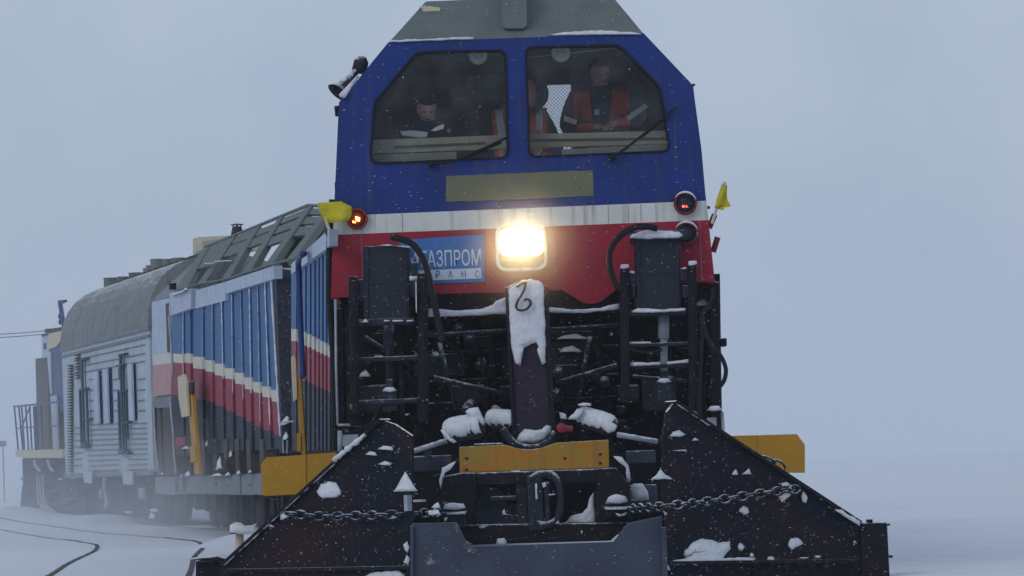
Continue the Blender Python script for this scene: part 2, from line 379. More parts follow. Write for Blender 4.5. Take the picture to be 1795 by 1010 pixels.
# side walls and roof, following the same outline; side windows left open
def lp(px, py, dy): q = f0.at(px, py); return Vector((q.x, Y0 + dy, q.z))
def skin_strip(a, b, y0, y1, mi, th=.05):
    A = lp(*a, y0); B = lp(*b, y0); C = lp(*b, y1); D = lp(*a, y1)
    n = (B - A).cross(D - A).normalized(); c = lp(905, 300, 1.5)
    if (c - A).dot(n) < 0: n = -n
    mb.add([A, B, C, D, A + n * th, B + n * th, C + n * th, D + n * th], [(0, 1, 2, 3), (7, 6, 5, 4), (0, 4, 5, 1), (1, 5, 6, 2), (2, 6, 7, 3), (3, 7, 4, 0)], mi)
D1 = 2.9
for a, b, mi in [((580, 523), (583.5, 412), 2), ((583.5, 412), (585, 379), 1), ((585, 379), (588.5, 300), 0), ((594, 180), (681, 74), 0),
                 ((1253, 494), (1242, 386), 2), ((1242, 386), (1238, 352), 1), ((1238, 352), (1230, 262), 0), ((1215, 150), (1128, 58), 0)]:
    skin_strip(a, b, .03, D1, mi)
for a, b in [((588.5, 300), (594, 180)), ((1230, 262), (1215, 150))]:
    skin_strip(a, b, .03, .75, 0); skin_strip(a, b, 2.0, D1, 0)
cab = mb.build('cab_shell', ['blue', 'white', 'red'], V1)
# roof: sloping grey visor and roof behind it
mb = MB()
q = [lp(681, 75, -.01), lp(1128, 59, -.01), lp(1072, -22, .42), lp(744, -8, .42)]
q2 = [lp(1045, -14, D1), lp(735, -4, D1)]
Lc = lp(681, 75, D1); Rc = lp(1128, 59, D1)
mb.add(q + q2 + [Lc, Rc], [(0, 1, 2, 3), (3, 2, 4, 5), (0, 3, 5, 6), (1, 7, 4, 2), (0, 6, 7, 1), (6, 5, 4, 7)])
roof = mb.build('roof', 'roofgrey', V1, bevel=.012)
mb = MB(); fr_ = FP(Y0 + .16); mb.prism(fr_, arc_round([(879, -30), (922, -31), (924, 44), (917, 50), (884, 50), (880, 44)], 4), .13, -.5)
mb.build('roof_lamp_box', 'roofgrey', roof, bevel=.01)
mb = MB(); mb.box(*[lp(750, 0, 0).x, lp(800, 0, 0).x], Y0 + .9, Y0 + 1.2, lp(760, 0, 0).z - .12, lp(760, 0, 0).z + .04); mb.build('roof_vent', 'cream', roof)
mb = MB()
for pts in ([(735, 12), (745, 10), (772, 14), (770, 22), (741, 20)],): mb.prism(FP(Y0 + .31), jag(pts, 1.5, 4), .0, -.03)
mb.build('chipped_paint_patch', 'cream', roof)
mb = MB()
snow_line(mb, lp(683, 73, -.02), lp(830, 67, -.02), .012, 20, seed=2)
snow_poly(mb, FP(Y0 - .0), [(960, 62), (990, 56), (1050, 53), (1112, 57), (1126, 60), (1050, 61)], .0, .03, .6)
mb.build('snow_cap', 'snow', roof, smooth=True)
# back wall of the cab with two openings; the right one has a wire grille
mb = MB()
fb = FP(Y0 + D1)
HB = [(922, 128), (1000, 120), (1003, 300), (927, 305)]
def outline(pl):  # same world outline, pushed back
    pts = [(580, 523), (594, 180), (681, 76), (1128, 60), (1215, 150), (1253, 494)]
    return pts
wl = [lp(x, y, D1) for x, y in [(581, 520), (594.5, 181), (682, 77), (1127, 61), (1214, 150), (1251, 492)]]
hb = [fb.at(x, y) for x, y in HB]
n = 10; fl = wl + hb; bk = [p + Vector((0, .06, 0)) for p in fl]
tr = tessellate_polygon([wl, hb])
fs = [tuple(t) for t in tr] + [tuple(10 + i for i in t) for t in tr] + [(6, 7, 17, 16), (7, 8, 18, 17), (8, 9, 19, 18), (9, 6, 16, 19)]
mb.add(fl + bk, fs); mb.build('cab_back_wall', 'wall', V1)
mb = MB()
a, b, c, d = [fb.at(x, y, -.03) for x, y in HB]
for i in range(-60, 60):
    for s in (1, -1):
        x = a.x + i * .032; p0 = Vector((x, a.y, c.z)); 
        # clip diagonal wires to the opening
        pts = []
        h = a.z - c.z
        t0 = 0; x1 = x + s * h
        lo, hi = min(a.x, d.x), max(b.x, c.x)
        def clip(x0, x1, z0, z1):
            if x0 > x1: x0, x1, z0, z1 = x1, x0, z1, z0
            if x1 < lo or x0 > hi: return None
            if x0 < lo: z0 += (z1 - z0) * (lo - x0) / (x1 - x0); x0 = lo
            if x1 > hi: z1 = z0 + (z1 - z0) * (hi - x0) / (x1 - x0); x1 = hi
            return x0, x1, z0, z1
        r_ = clip(x, x1, c.z, a.z)
        if r_: mb.tube([(r_[0], a.y, r_[2]), (r_[1], a.y, r_[3])], .0028, 4)
mb.build('wire_grille', 'deskgrey', V1)
# cab floor, ceiling liner, desk
mb = MB(); L0 = lp(583, 450, 0); R0 = lp(1248, 450, 0)
mb.box(L0.x + .08, R0.x - .08, Y0 + .1, Y0 + D1 - .01, 2.50, 2.56); mb.build('cab_floor', 'wall', V1)
mb = MB(); C0 = lp(690, 82, 0); C1 = lp(1120, 66, 0)
mb.box(C0.x + .3, C1.x - .3, Y0 + .45, Y0 + D1 - .01, C1.z + .13, C1.z + .15); mb.box(C0.x - .0, C1.x + .0, Y0 + D1 - .06, Y0 + D1 - .02, 4.30, 4.72); mb.build('cab_ceiling', 'wall', V1)
mb = MB(); fd = FP(Y0 + .32)
mb.prism(fd, [(640, 246), (905, 236), (1172, 229), (1172, 252), (905, 260), (640, 270)], 0, -.05)
mb.prism(FP(Y0 + .30), [(690, 256), (850, 249), (850, 252), (690, 260)], 0, -.03, mi=1)
mb.prism(FP(Y0 + .30), [(930, 244), (1168, 241), (1168, 244), (930, 248)], 0, -.03, mi=1)
mb.prism(FP(Y0 + .24), [(985, 262), (1172, 252), (1172, 300), (985, 300)], 0, -.1, mi=2)
mb.prism(FP(Y0 + .24), [(640, 272), (800, 266), (800, 310), (640, 310)], 0, -.1, mi=2)
mb.box(L0.x + .1, R0.x - .1, Y0 + .36, Y0 + .85, 3.35, 3.44, 1)
mb.build('control_desk', ['desk', 'brown', 'deskgrey'], V1)
mb = MB()
mb.prism(FP(Y0 + .9), [(684, 150), (692, 148), (702, 240), (690, 245)], 0, -.1)
mb.build('seat_back', 'black', V1)
for cx, cy in ((838, 97), (983, 93)):
    c = P(cx, cy, Y0 + .22); mb = MB()
    mb.lathe(c, (0, -1, 0), [(-.05, .07), (0, .078), (.012, .074), (.0, .055), (.004, .04), (.02, .036), (.02, .028), (.01, .024), (.03, .010), (.03, 0)], 28)
    fo = mb.build('defroster_fan', 'fan', V1, smooth=False)
    mb = MB(); mb.tube([c + Vector((0, .03, 0)), c + Vector((0, .05, .14))], .012, 6); mb.build('fan_bracket', 'brown', fo)
mb = MB(); mb.tube([P(800, 93, Y0 + .24), P(885, 96, Y0 + .24)], .006, 5); mb.tube([P(925, 101, Y0 + .24), P(1080, 84, Y0 + .24)], .006, 5); mb.build('sun_blind_rod', 'desk', V1)
# windows: rubber frames, panes, wipers
for wp in (WL, WR):
    cx = sum(p[0] for p in wp) / len(wp); cy = sum(p[1] for p in wp) / len(wp)
    def off(k): 
        res = []
        for x, y in wp:
            v = Vector((x - cx, y - cy)); l = v.length; v = v * ((l + k) / l); res.append((cx + v.x, cy + v.y))
        return res
    mb = MB(); mb.prism(f0, off(2.0), .02, -.065, [off(-2.4)])
    wf = mb.build('window_frame', 'black', V1, bevel=.006)
    mb = MB(); vs = [f0.at(x, y, -.02) for x, y in off(-1)]; mb.add(vs, [tuple(t) for t in tessellate_polygon([vs])]); mb.build('pane', 'glass', wf)
for a, b, c in (((757, 289), (800, 281), (889, 241)), ((1072, 277), (1110, 250), (1186, 188))):
    mb = MB(); k = [f0.at(*a, .06), f0.at(*b, .07), f0.at(*c, .05)]
    mb.tube(spline(k), .011, 6); mb.lathe(f0.at(*a, 0), (0, -1, 0), [(0, .03), (.07, .025), (.08, 0)], 10)
    w = mb.build('wiper', 'black', V1)
    dx = 1 if a[0] < 900 else 1; mb = MB(); p = f0.at((b[0] * .8 + c[0] * .2), (b[1] * .8 + c[1] * .2) + 3, .03); q = f0.at(c[0] - 10, c[1] + 9, .03)
    mb.tube([p, q], .009, 5); mb.build('wiper_blade', 'black', w)
# painted number plate
mb = MB(); mb.prism(f0, jag([(782, 309), (1039, 298), (1040, 344), (782, 354)], .8, 12), .008, -.01); mb.build('blank_number_plate', 'plate', V1)
# company sign with its writing
mb = MB(); mb.prism(f0, [(700, 421), (849, 411), (850, 494), (700, 499)], .012, -.01)
sg = mb.build('company_sign', 'signblue', V1)
mb = MB(); mb.prism(f0, [(718, 475), (843, 470), (844, 488), (718, 493)], .016, .0, mi=0); mb.build('white_strip', 'signwhite', sg)
text_mesh('ГАЗПРОМ', f0, 738, 438, 843, 467, .014, 'lettering', 'signwhite', sg, bold=.005)
for ch, x in (('Т', 746), ('Р', 764), ('Λ', 786), ('Н', 809), ('С', 833)):
    text_mesh(ch, f0, x, 474.5, x + 7.5, 486.5, .018, 'lettering', 'signblue', sg, bold=.004)
mb = MB()   # the flame emblem
mb.prism(f0, [(726, 421), (730, 432), (733, 437), (729, 434), (726, 429), (722, 434), (724, 427)], .016, 0)
mb.prism(f0, [(727, 440), (735, 452), (733, 462), (727, 468), (721, 461), (719, 450), (723, 455), (725, 450)], .016, 0, [[(727, 448), (730, 456), (727, 463), (724, 457)]])
mb.build('flame_emblem', 'signwhite', sg)
# headlamp
mb = MB(); mb.prism(f0, arc_round([(868, 393), (957, 391), (960, 473), (870, 476)], 20, 6), .05, -.02, [arc_round([(873, 397), (953, 395), (955, 468), (875, 471)], 16, 6)])
hl = mb.build('headlamp', 'white', V1, bevel=.008)
mb = MB(); mb.prism(f0, arc_round([(869, 394), (956, 392), (959, 472), (871, 475)], 20, 6), .006, -.02); mb.build('reflector', 'brown', hl)
mb = MB(); mb.prism(f0, arc_round([(873, 400), (953, 397), (955, 448), (875, 451)], 18, 6), .038, .01); mb.build('lens', 'lens', hl)
mb = MB(); mb.prism(f0, arc_round([(878, 404), (949, 401), (950, 443), (879, 446)], 20, 6), .044, .02); mb.build('bulb_glow', 'lenscore', hl)
hp = f0.at(914, 424, .08)
ld = bpy.data.lights.new('headlamp_beam', 'SPOT'); ld.energy = 120; ld.color = (1, .72, .36); ld.spot_size = R(125); ld.spot_blend = 1.; ld.shadow_soft_size = .05
lo = bpy.data.objects.new('headlamp_beam', ld); S.collection.objects.link(lo); lo.parent = hl; lo.location = hp - parent_loc(hl); lo.rotation_euler = (R(-90), 0, 0)
# marker lamps
def marker(px, py, r, lit, flare):
    c = f0.at(px, py); mb = MB()
    mb.lathe(c, (0, -1, 0), [(-.02, r), (.06, r), (.07, r * .93), (.07, r * .8), (.03, r * .76), (.03, 0)], 28)
    o = mb.build('marker_lamp', 'redring' if lit != 'amber' else 'ambercase', V1, smooth=False)
    mb = MB(); mb.lathe(c, (0, -1, 0), [(.031, r * .75), (.05, r * .66), (.06, r * .3), (.062, 0)], 24); mb.build('lens', 'darkglass' if lit != 'amber' else 'ambercase', o, smooth=True)
    if lit == 'amber':
        mb = MB(); mb.prism(f0, [(px - 3, py - 5), (px + 5, py - 2), (px + 4, py + 4), (px - 2, py + 3)], .08, .055); mb.prism(f0, [(px - 8, py + 3), (px - 3, py + 5), (px - 3, py + 7), (px - 8, py + 6)], .08, .055)
        mb.build('bulb_glow', 'amber', o)
    if lit == 'red':
        mb = MB(); mb.lathe(f0.at(px - 3, py + 5, .06), (0, -1, 0), [(0, .012), (.012, .010), (.014, 0)], 8); mb.lathe(f0.at(px + 2, py + 5, .06), (0, -1, 0), [(0, .008), (.012, .006), (.013, 0)], 8); mb.build('bulb_glow', 'redlit', o)
    if flare:
        mb = MB(); pts = [f0.at(px + 22 * flare * math.cos(w), py + 22 * flare * math.sin(w), .075) for w in [R(-150 + 130 * i / 14) for i in range(15)]]
        mb.tube(pts, [.002 + .008 * math.sin(math.pi * i / 14) for i in range(15)], 6); mb.build('snow_cap', 'snow', o, smooth=True)
        mb = MB()
        for k in range(-3, 4):
            h = math.sqrt(max(0, (r * .72) ** 2 - (k * r * .2) ** 2)); p = c + Vector((k * r * .2, -.068, 0)); mb.tube([p - Vector((0, 0, h)), p + Vector((0, 0, h))], .004, 4)
        mb.build('lamp_guard', 'jack', o)
marker(626, 384, .088, 'amber', 0)
marker(1201, 357, .094, 'red', .93)
marker(1203, 410, .096, 'off', .97)
# horn
mb = MB(); fh = FP(Y0 + .25)
A = fh.at(632, 116, .1); B = fh.at(592, 163, .2)
ax = (B - A); L_ = ax.length
mb.lathe(A, ax, [(0, .030), (L_ * .25, .028), (L_ * .45, .036), (L_ * .7, .050), (L_ * .9, .072), (L_, .098), (L_ * .97, .085), (L_ * .6, .03)], 24)
mb.lathe(fh.at(632, 114, .1), (.3, -.2, 1), [(-.07, .03), (-.05, .06), (.03, .06), (.07, .03), (.075, 0)], 16)
hn = mb.build('horn', 'rusty', V1, smooth=True)
mb = MB(); A = fh.at(627, 134, .16); B = fh.at(600, 168, .3); mb.tube([A, A.lerp(B, .5), B], [.014, .022, .034], 10, flat=.8); mb.build('snow_cap', 'snow', hn, smooth=True)
mb = MB(); mb.tube([fh.at(634, 122, .1), fh.at(650, 128, -.1)], .03, 8); mb.tube([fh.at(638, 135, .2), fh.at(650, 145, .1)], .008, 5); mb.build('horn_bracket', 'black', hn)
# small fittings at the cab corners
mb = MB()
mb.tube([f0.at(1214, 150, -.1), f0.at(1218, 148, -.1)], .012, 6); mb.tube([f0.at(590, 186, -.1), f0.at(592, 204, -.1)], .02, 6)
mb.tube([f0.at(589, 320, -.1), f0.at(590, 345, -.1)], .012, 6); mb.lathe(f0.at(1240, 364, -.05), (1, 0, 0), [(0, .012), (.02, .012), (.022, 0)], 8)
mb.tube([f0.at(583, 350, -.3), f0.at(578, 420, -.3), f0.at(577, 520, -.3), f0.at(584, 620, -.3), f0.at(588, 790, -.3)], .028, 8)
mb.build('corner_pipe', 'black', V1)
for (a, b) in (((1243, 400), (1253, 376)), ((1250, 442), (1258, 416)), ((583, 424), (573, 404))):
    mb = MB(); mb.tube([f0.at(*a, -.1), f0.at(*b, -.1)], .024, 8); mb.build('flag_socket', 'redring', V1)

# signal flags
fg = FP(Y0 - .16)
def cloth(mb, pts_rows, amp, seed=0, th=.004):
    r = random.Random(seed); nr = len(pts_rows); nc = 10; vs = []
    for i, (a, b) in enumerate(pts_rows):
        for j in range(nc + 1):
            t = j / nc; p = fg.at(a[0] + (b[0] - a[0]) * t, a[1] + (b[1] - a[1]) * t, .02 + amp * math.sin(t * 7 + i * .9 + seed))
            vs.append(p)
    n = len(vs); vs2 = [v + Vector((0, th, 0)) for v in vs]; fs = []
    for i in range(nr - 1):
        for j in range(nc): a = i * (nc + 1) + j; fs += [(a, a + 1, a + nc + 2, a + nc + 1), (n + a + nc + 1, n + a + nc + 2, n + a + 1, n + a)]
    for j in range(nc): fs += [(j, j + 1, n + j + 1, n + j), ((nr - 1) * (nc + 1) + j, (nr - 1) * (nc + 1) + j + 1, n + (nr - 1) * (nc + 1) + j + 1, n + (nr - 1) * (nc + 1) + j)]
    for i in range(nr - 1): 
        a = i * (nc + 1); fs.append((a, a + nc + 1, n + a + nc + 1, n + a)); a += nc; fs.append((a, a + nc + 1, n + a + nc + 1, n + a))
    mb.add(vs, fs[:0]); mb.v = mb.v[:-len(vs)]; mb.add(vs + vs2, fs)
t = thing('signal_flag', 'yellow signal flag streaming sideways over the amber marker lamp', 'flag', fg.at(577, 405), 'signal flags on the cab corners')
mb = MB(); mb.tube([fg.at(580, 410), fg.at(573, 392), fg.at(562, 358)], .012, 8); mb.build('staff', 'cream', t)
mb = MB(); cloth(mb, [((555, 356), (598, 353)), ((559, 368), (616, 362)), ((564, 380), (617, 375)), ((570, 392), (612, 387))], .025, 1); mb.build('cloth', 'flag', t, smooth=True)
t = thing('signal_flag', 'crumpled yellow signal flag wrapped on its tilted staff right of the cab', 'flag', fg.at(1246, 395), 'signal flags on the cab corners')
mb = MB(); mb.tube([fg.at(1248, 392), fg.at(1271, 319)], .012, 8); mb.build('staff', 'cream', t)
mb = MB(); cloth(mb, [((1266, 322), (1275, 325)), ((1261, 335), (1274, 338)), ((1256, 350), (1275, 349)), ((1254, 359), (1281, 362)), ((1252, 363), (1270, 364)), ((1254, 365), (1268, 369))], .03, 4); mb.build('cloth', 'flag', t, smooth=True)

# --- seams, rivets and grime marks on the cab front
mb = MB()
for x in (634, 705, 1066, 1101, 1123): mb.rect(f0, x, wt(x) + 1, x + .9, wb(x) - 1, .003, -.01)
for x in (634, 1228): mb.rect(f0, x, wb(x) + 1, x + 1, 494, .003, -.01)
mb.build('panel_seam', 'skirt', V1)
mb = MB()
for k in range(34):
    x = 600 + k * 18.6
    for y in (wt(x) - 4,): mb.lathe(f0.at(x, y), (0, -1, 0), [(0, .006), (.004, .005), (.006, 0)], 6)
struct(mb.build('rivet_row', 'blue', V1), 'stuff')
# --- frame below the cab
mb = MB(); fm = FP(33.3)
mb.prism(fm, [(596, 500), (1262, 480), (1268, 900), (590, 900)], 0, -.3); mb.build('frame_back', 'dark', V1)
mb = MB()
mb.prism(FP(32.6), [(1244, 494), (1260, 494), (1262, 600), (1266, 752), (1246, 752)], 0, -.4)
mb.prism(FP(32.6), [(590, 540), (601, 540), (604, 790), (594, 790)], 0, -.4)
mb.build('corner_post', 'dark', V1, bevel=.01)
mb = MB(); mb.prism(FP(32.45), [(750, 512), (890, 508), (890, 552), (750, 552)], 0, -.3); mb.prism(FP(32.45), [(957, 505), (1088, 498), (1088, 545), (957, 548)], 0, -.3)
mb.build('buffer_beam', 'rusty', V1)
mb = MB()
fl_ = FP(32.2)
snow_poly(mb, fl_, [(750, 541), (800, 545), (850, 541), (880, 530), (888, 520), (889, 550), (820, 554), (750, 556)], 0, .05, .7)
snow_poly(mb, fl_, [(957, 538), (1000, 543), (1060, 540), (1085, 532), (1086, 542), (1020, 549), (957, 548)], 0, .05, .7)
for i, (x, y, w, h) in enumerate([(1232, 530, 26, 12), (625, 525, 8, 20), (688, 602, 16, 10), (665, 625, 26, 5), (640, 655, 22, 12), (614, 627, 8, 12), (733, 617, 12, 9), (905, 567, 14, 7), (1072, 585, 6, 6), (1125, 600, 36, 3), (1005, 590, 60, 10), (1000, 612, 40, 12), (715, 726, 12, 3), (600, 755, 30, 8)]):
    snow_poly(mb, FP(32.75), [(x - w / 2, y + h / 2), (x - w * .3, y - h * .2), (x + w * .1, y - h / 2), (x + w / 2, y + h * .4)], 0, .03, .8)
mb.build('snow_cap', 'snow', V1, smooth=True)
# deep clutter of beams, plates, brackets and pipes between the posts
rr = random.Random(21)
mb = MB()
for i in range(70):
    x = rr.uniform(605, 1240); y = rr.uniform(560, 760)
    if 885 < x < 965: continue
    w = rr.choice([10, 16, 24, 40]); h = rr.choice([8, 14, 22, 50]); Y = rr.uniform(32.7, 33.2)
    mb.rect(FP(Y), x, y, x + w, y + h, 0, -.25)
for x in (700, 800, 860, 985, 1050, 1170, 1230): mb.rect(FP(32.9), x, 560, x + 9, 800, 0, -.12)
for y in (575, 610, 660, 700): mb.rect(FP(32.95), 750, y, 1085, y + 7, 0, -.2)
mb.build('underframe', 'dark', V1, bevel=.008)
mb = MB()
for i in range(26):
    x = rr.uniform(620, 1150); y = rr.uniform(570, 740); 
    if 880 < x < 970: x += 100
    a = FP(rr.uniform(32.5, 32.9)); p = [a.at(x, y)]
    for k in range(4): x += rr.uniform(-28, 28); y += rr.uniform(5, 30); p.append(a.at(x, min(y, 800), rr.uniform(-.1, .1)))
    mb.tube(spline(p, 4), rr.choice([.012, .018, .026]), 7)
mb.build('brake_pipework', 'black', V1, smooth=True)
mb = MB()
for (x, y, w, h) in [(655, 700, 60, 50), (985, 592, 110, 22), (990, 620, 80, 60), (1155, 690, 60, 60), (770, 640, 90, 40), (820, 690, 60, 30), (1100, 690, 40, 30)]:
    mb.rect(FP(32.85), x - w / 2, y - h / 2, x + w / 2, y + h / 2, 0, -.2)
mb.build('equipment_box', 'dark2', V1, bevel=.015)

mb = MB(); r3 = random.Random(8)
for i in range(16):
    x = r3.uniform(760, 1075); y = r3.uniform(565, 745)
    if 875 < x < 975: continue
    c = FP(r3.uniform(32.3, 32.7)).at(x, y); mb.lathe(c, (r3.uniform(-.3, .3), -1, r3.uniform(-.3, .3)), [(-.15, .03), (0, .045), (.03, .05), (.05, .03), (.08, .02), (.085, 0)], 12)
mb.build('valve', 'dark2', V1)
mb = MB()
for a, b, r in (((752, 588), (884, 580), .016), ((965, 578), (1084, 570), .016), ((760, 662), (880, 690), .02), ((975, 672), (1082, 640), .02), ((770, 600), (800, 720), .018), ((1035, 590), (1010, 715), .018), ((640, 590), (720, 640), .014), ((1110, 660), (1204, 668), .014)):
    mb.tube([FP(32.35).at(*a), FP(32.4).at(*b)], r, 8)
mb.build('brake_rigging_rod', 'jack', V1, smooth=True)
# --- snow blade jacks (left and right)
def jack(cx, top, bot, w, capw, left):
    fj = FP(31.95)
    mb = MB(); mb.prism(fj, arc_round([(cx - w / 2, top), (cx + w / 2, top - 2), (cx + w / 2, bot - 2), (cx - w / 2, bot)], 3, 2), .0, -.30)
    o = mb.build('blade_jack', 'jack', V1, bevel=.02)
    mb = MB(); k = w / 2
    mb.prism(fj, [(cx - k - 9, bot), (cx + k + 9, bot - 3), (cx + k + 9, bot + 7), (cx - k - 9, bot + 10)], .05, -.35)
    if not left: mb.prism(fj, [(cx - capw / 2, top - 9), (cx + capw / 2, top - 11), (cx + capw / 2, top + 6), (cx - capw / 2, top + 8)], .05, -.35)
    mb.build('jack_flange', 'dark2', o, bevel=.01)
    # vertical ribs and bolts on the housing
    mb = MB()
    mb.prism(fj, [(cx - k + 4, top + 3), (cx - k + 8, top + 3), (cx - k + 8, bot - 3), (cx - k + 4, bot - 3)], .018, 0)
    mb.prism(fj, [(cx + k - 8, top + 3), (cx + k - 4, top + 3), (cx + k - 4, bot - 4), (cx + k - 8, bot - 4)], .018, 0)
    mb.rect(fj, cx - k + 8, (top + bot) / 2 - 2, cx + k - 8, (top + bot) / 2 + 1, .008, 0)
    for i in range(5): mb.lathe(fj.at(cx - k * .8 + i * k * .4, bot + 3, .05), (0, -1, 0), [(0, .012), (.012, .011), (.013, 0)], 6)
    mb.build('housing_rib', 'dark2', o)
    mb = MB()
    if not left:
        snow_poly(mb, fj, [(1103, 417), (1108, 411), (1128, 405), (1140, 401), (1156, 404), (1190, 406), (1198, 413), (1190, 417), (1130, 419)], .05, .06, .8)
        snow_poly(mb, fj, [(1108, 545), (1118, 540), (1160, 543), (1202, 540), (1202, 545), (1150, 548), (1110, 548)], .05, .04, .8)
        mb.v and None
    else:
        snow_poly(mb, fj, [(664, 431), (680, 428), (694, 431)], .0, .03, .4); snow_poly(mb, fj, [(692, 432), (718, 431), (740, 433), (718, 435)], .0, .03, .4)
        snow_poly(mb, fj, [(633, 565), (641, 559), (647, 565)], .05, .03, .4)
        for a, b in ((672, 684), (687, 708), (712, 725)): snow_poly(mb, fj, [(a, 564), (a + 2, 561), (b - 2, 561), (b, 563)], .05, .02, .3)
    mb.build('snow_cap', 'snow', o, smooth=True)
    # piston rod
    mb = MB(); x = cx + (10 if not left else 5)
    mb.tube([FP(32.1).at(x, bot + 6), FP(32.1).at(x + 1, bot + 110)], .03, 12); mb.tube([FP(32.1).at(x, bot + 10), FP(32.1).at(x, bot + 50)], .045, 12)
    mb.build('piston_rod', 'pipe' if not left else 'dark2', o, smooth=True)
    mb = MB(); mb.rect(FP(32.1), x - 12, bot + 125, x + 14, bot + 160, .08, -.1); mb.rect(FP(32.1), x - 6, bot + 105, x + 8, bot + 128, .06, -.06); mb.build('rod_clevis', 'dark2', o, bevel=.01)
    mb = MB(); snow_poly(mb, FP(32.1), [(x - 12, bot + 125), (x - 6, bot + 119), (x + 8, bot + 119), (x + 14, bot + 125), (x + 2, bot + 128)], .08, .03, .8)
    mb.build('snow_cap', 'snow', o, smooth=True)
    return o
jack(677, 432, 560, 80, 90, True)
jack(1153, 414, 544, 80, 94, False)
# guide posts and rungs
for x0, y0, x1, y1, cap in ((611, 484, 627, 725, 0), (731, 478, 749, 740, 0), (1087, 467, 1102, 705, 1), (1206, 461, 1221, 725, 1)):
    mb = MB(); mb.prism(FP(31.9), [(x0, y0 + 1), (x1, y0), (x1 + 2, y1), (x0 + 2, y1)], 0, -.10); mb.prism(FP(31.9), [(x0 + 4, y0 + 8), (x1 - 4, y0 + 8), (x1 - 2, y1 - 8), (x0 + 6, y1 - 8)], .012, 0)
    gp = mb.build('guide_post', 'dark', V1, bevel=.008)
    if cap:
        mb = MB(); snow_poly(mb, FP(31.9), [(x0, y0 + 4), (x0 + 1, y0 - 3), (x1, y0 - 4), (x1 + 1, y0 + 2), (x0 + 6, y0 + 5)], .01, .04, .7); mb.build('snow_cap', 'snow', gp, smooth=True)
mb = MB()
for (a, b, y, h, s) in ((1100, 1212, 601, 6, 1), (1102, 1214, 637, 8, 1), (627, 735, 625, 8, 0), (627, 735, 700, 8, 0)):
    mb.rect(FP(31.98), a, y, b, y + h, 0, -.06)
for (x, y) in ((1102, 478), (1108, 500), (1193, 470), (1196, 500), (627, 490), (627, 505), (720, 460), (722, 500)): mb.rect(FP(31.95), x, y, x + 12, y + 22, 0, -.2)
mb.build('guide_bracket', 'dark2', V1, bevel=.006)
mb = MB()
snow_poly(mb, FP(31.98), [(1103, 599), (1130, 599), (1141, 599), (1141, 602), (1103, 603)], 0, .02, .4)
snow_poly(mb, FP(31.98), [(1104, 634), (1135, 636), (1157, 634), (1157, 640), (1105, 642)], 0, .03, .5); snow_poly(mb, FP(31.98), [(1169, 634), (1190, 632), (1211, 629), (1211, 636), (1169, 639)], 0, .03, .5)
snow_poly(mb, FP(31.95), [(1101, 478), (1106, 474), (1113, 476), (1112, 480)], 0, .03, .4); snow_poly(mb, FP(31.95), [(1193, 472), (1200, 468), (1206, 471)], 0, .03, .4)
snow_poly(mb, FP(31.95), [(717, 484), (735, 484), (745, 481), (737, 489), (718, 492)], 0, .03, .5); snow_poly(mb, FP(31.9), [(728, 494), (730, 494), (731, 548), (729, 548)], .05, .01, .2)
mb.build('snow_cap', 'snow', V1, smooth=True)
# hoses
fq = FP(31.8)
hoses = [([(686, 416), (705, 420), (725, 430), (742, 455), (752, 485), (757, 510), (766, 555), (776, 600)], .026),
         ([(1152, 401), (1130, 397), (1108, 401), (1085, 416), (1070, 440), (1069, 465), (1078, 495), (1090, 510)], .024),
         ([(1250, 505), (1246, 530), (1230, 552), (1234, 575), (1246, 605), (1262, 622), (1272, 645), (1270, 665), (1262, 678)], .017),
         ([(1232, 555), (1228, 640), (1226, 700), (1228, 740)], .014), ([(620, 540), (612, 570), (618, 600), (615, 650)], .014), ([(1104, 612), (1125, 617), (1145, 618), (1160, 612)], .012)]
for pts, r in hoses:
    mb = MB(); sp = spline([fq.at(x, y, .0 + .02 * i) for i, (x, y) in enumerate(pts)], 8)
    mb.tube(sp, [r * (1 + .06 * (i % 2)) for i in range(len(sp))], 8); mb.build('air_hose', 'black', V1, smooth=True)
# thin pale handrail left
mb = MB(); mb.tube([FP(31.9).at(588, 525), FP(31.9).at(589, 640), FP(31.9).at(592, 745)], .010, 6); mb.tube([FP(31.9).at(592, 745), FP(31.9).at(614, 745)], .012, 6)
mb.tube([FP(31.9).at(596, 755), FP(31.9).at(596, 792)], .02, 6); mb.build('handrail', 'pipe', V1, smooth=True)
mb = MB(); mb.tube([FP(31.9).at(1266, 722), FP(31.9).at(1268, 755)], .012, 6); mb.rect(FP(31.9), 1240, 732, 1256, 748, 0, -.06); mb.rect(FP(31.9), 598, 762, 628, 782, 0, -.05); mb.build('step_bracket', 'pipe', V1)
mb = MB(); snow_poly(mb, FP(31.85), [(1238, 720), (1246, 712), (1260, 711), (1266, 719), (1250, 721)], 0, .05, .8); mb.build('snow_cap', 'snow', V1, smooth=True)

# --- centre lifting beam with hook
fc = FP(31.75)
mb = MB(); mb.prism(fc, [(890, 503), (906, 494), (945, 492), (956, 502), (959, 640), (968, 776), (905, 779), (897, 640)], 0, -.14)
cb = mb.build('lifting_beam', 'rusty', V1, bevel=.01)
mb = MB()
mb.prism(fc, [(955, 500), (961, 502), (966, 600), (975, 776), (968, 776), (959, 640)], .03, -.2)
mb.prism(fc, [(885, 505), (890, 503), (897, 640), (905, 779), (899, 779), (891, 640)], .03, -.2)
mb.build('beam_flange', 'dark', cb, bevel=.005)
mb = MB()
snow_poly(mb, fc, [(891, 506), (905, 498), (915, 491), (930, 489), (944, 492), (950, 496), (954, 505), (956, 560), (957, 600), (957, 636), (950, 640), (948, 632), (954, 622), (947, 614), (940, 601), (930, 604), (916, 612), (916, 622), (907, 634), (912, 642), (903, 636), (896, 610), (892, 560)], .01, .035, 1.4)
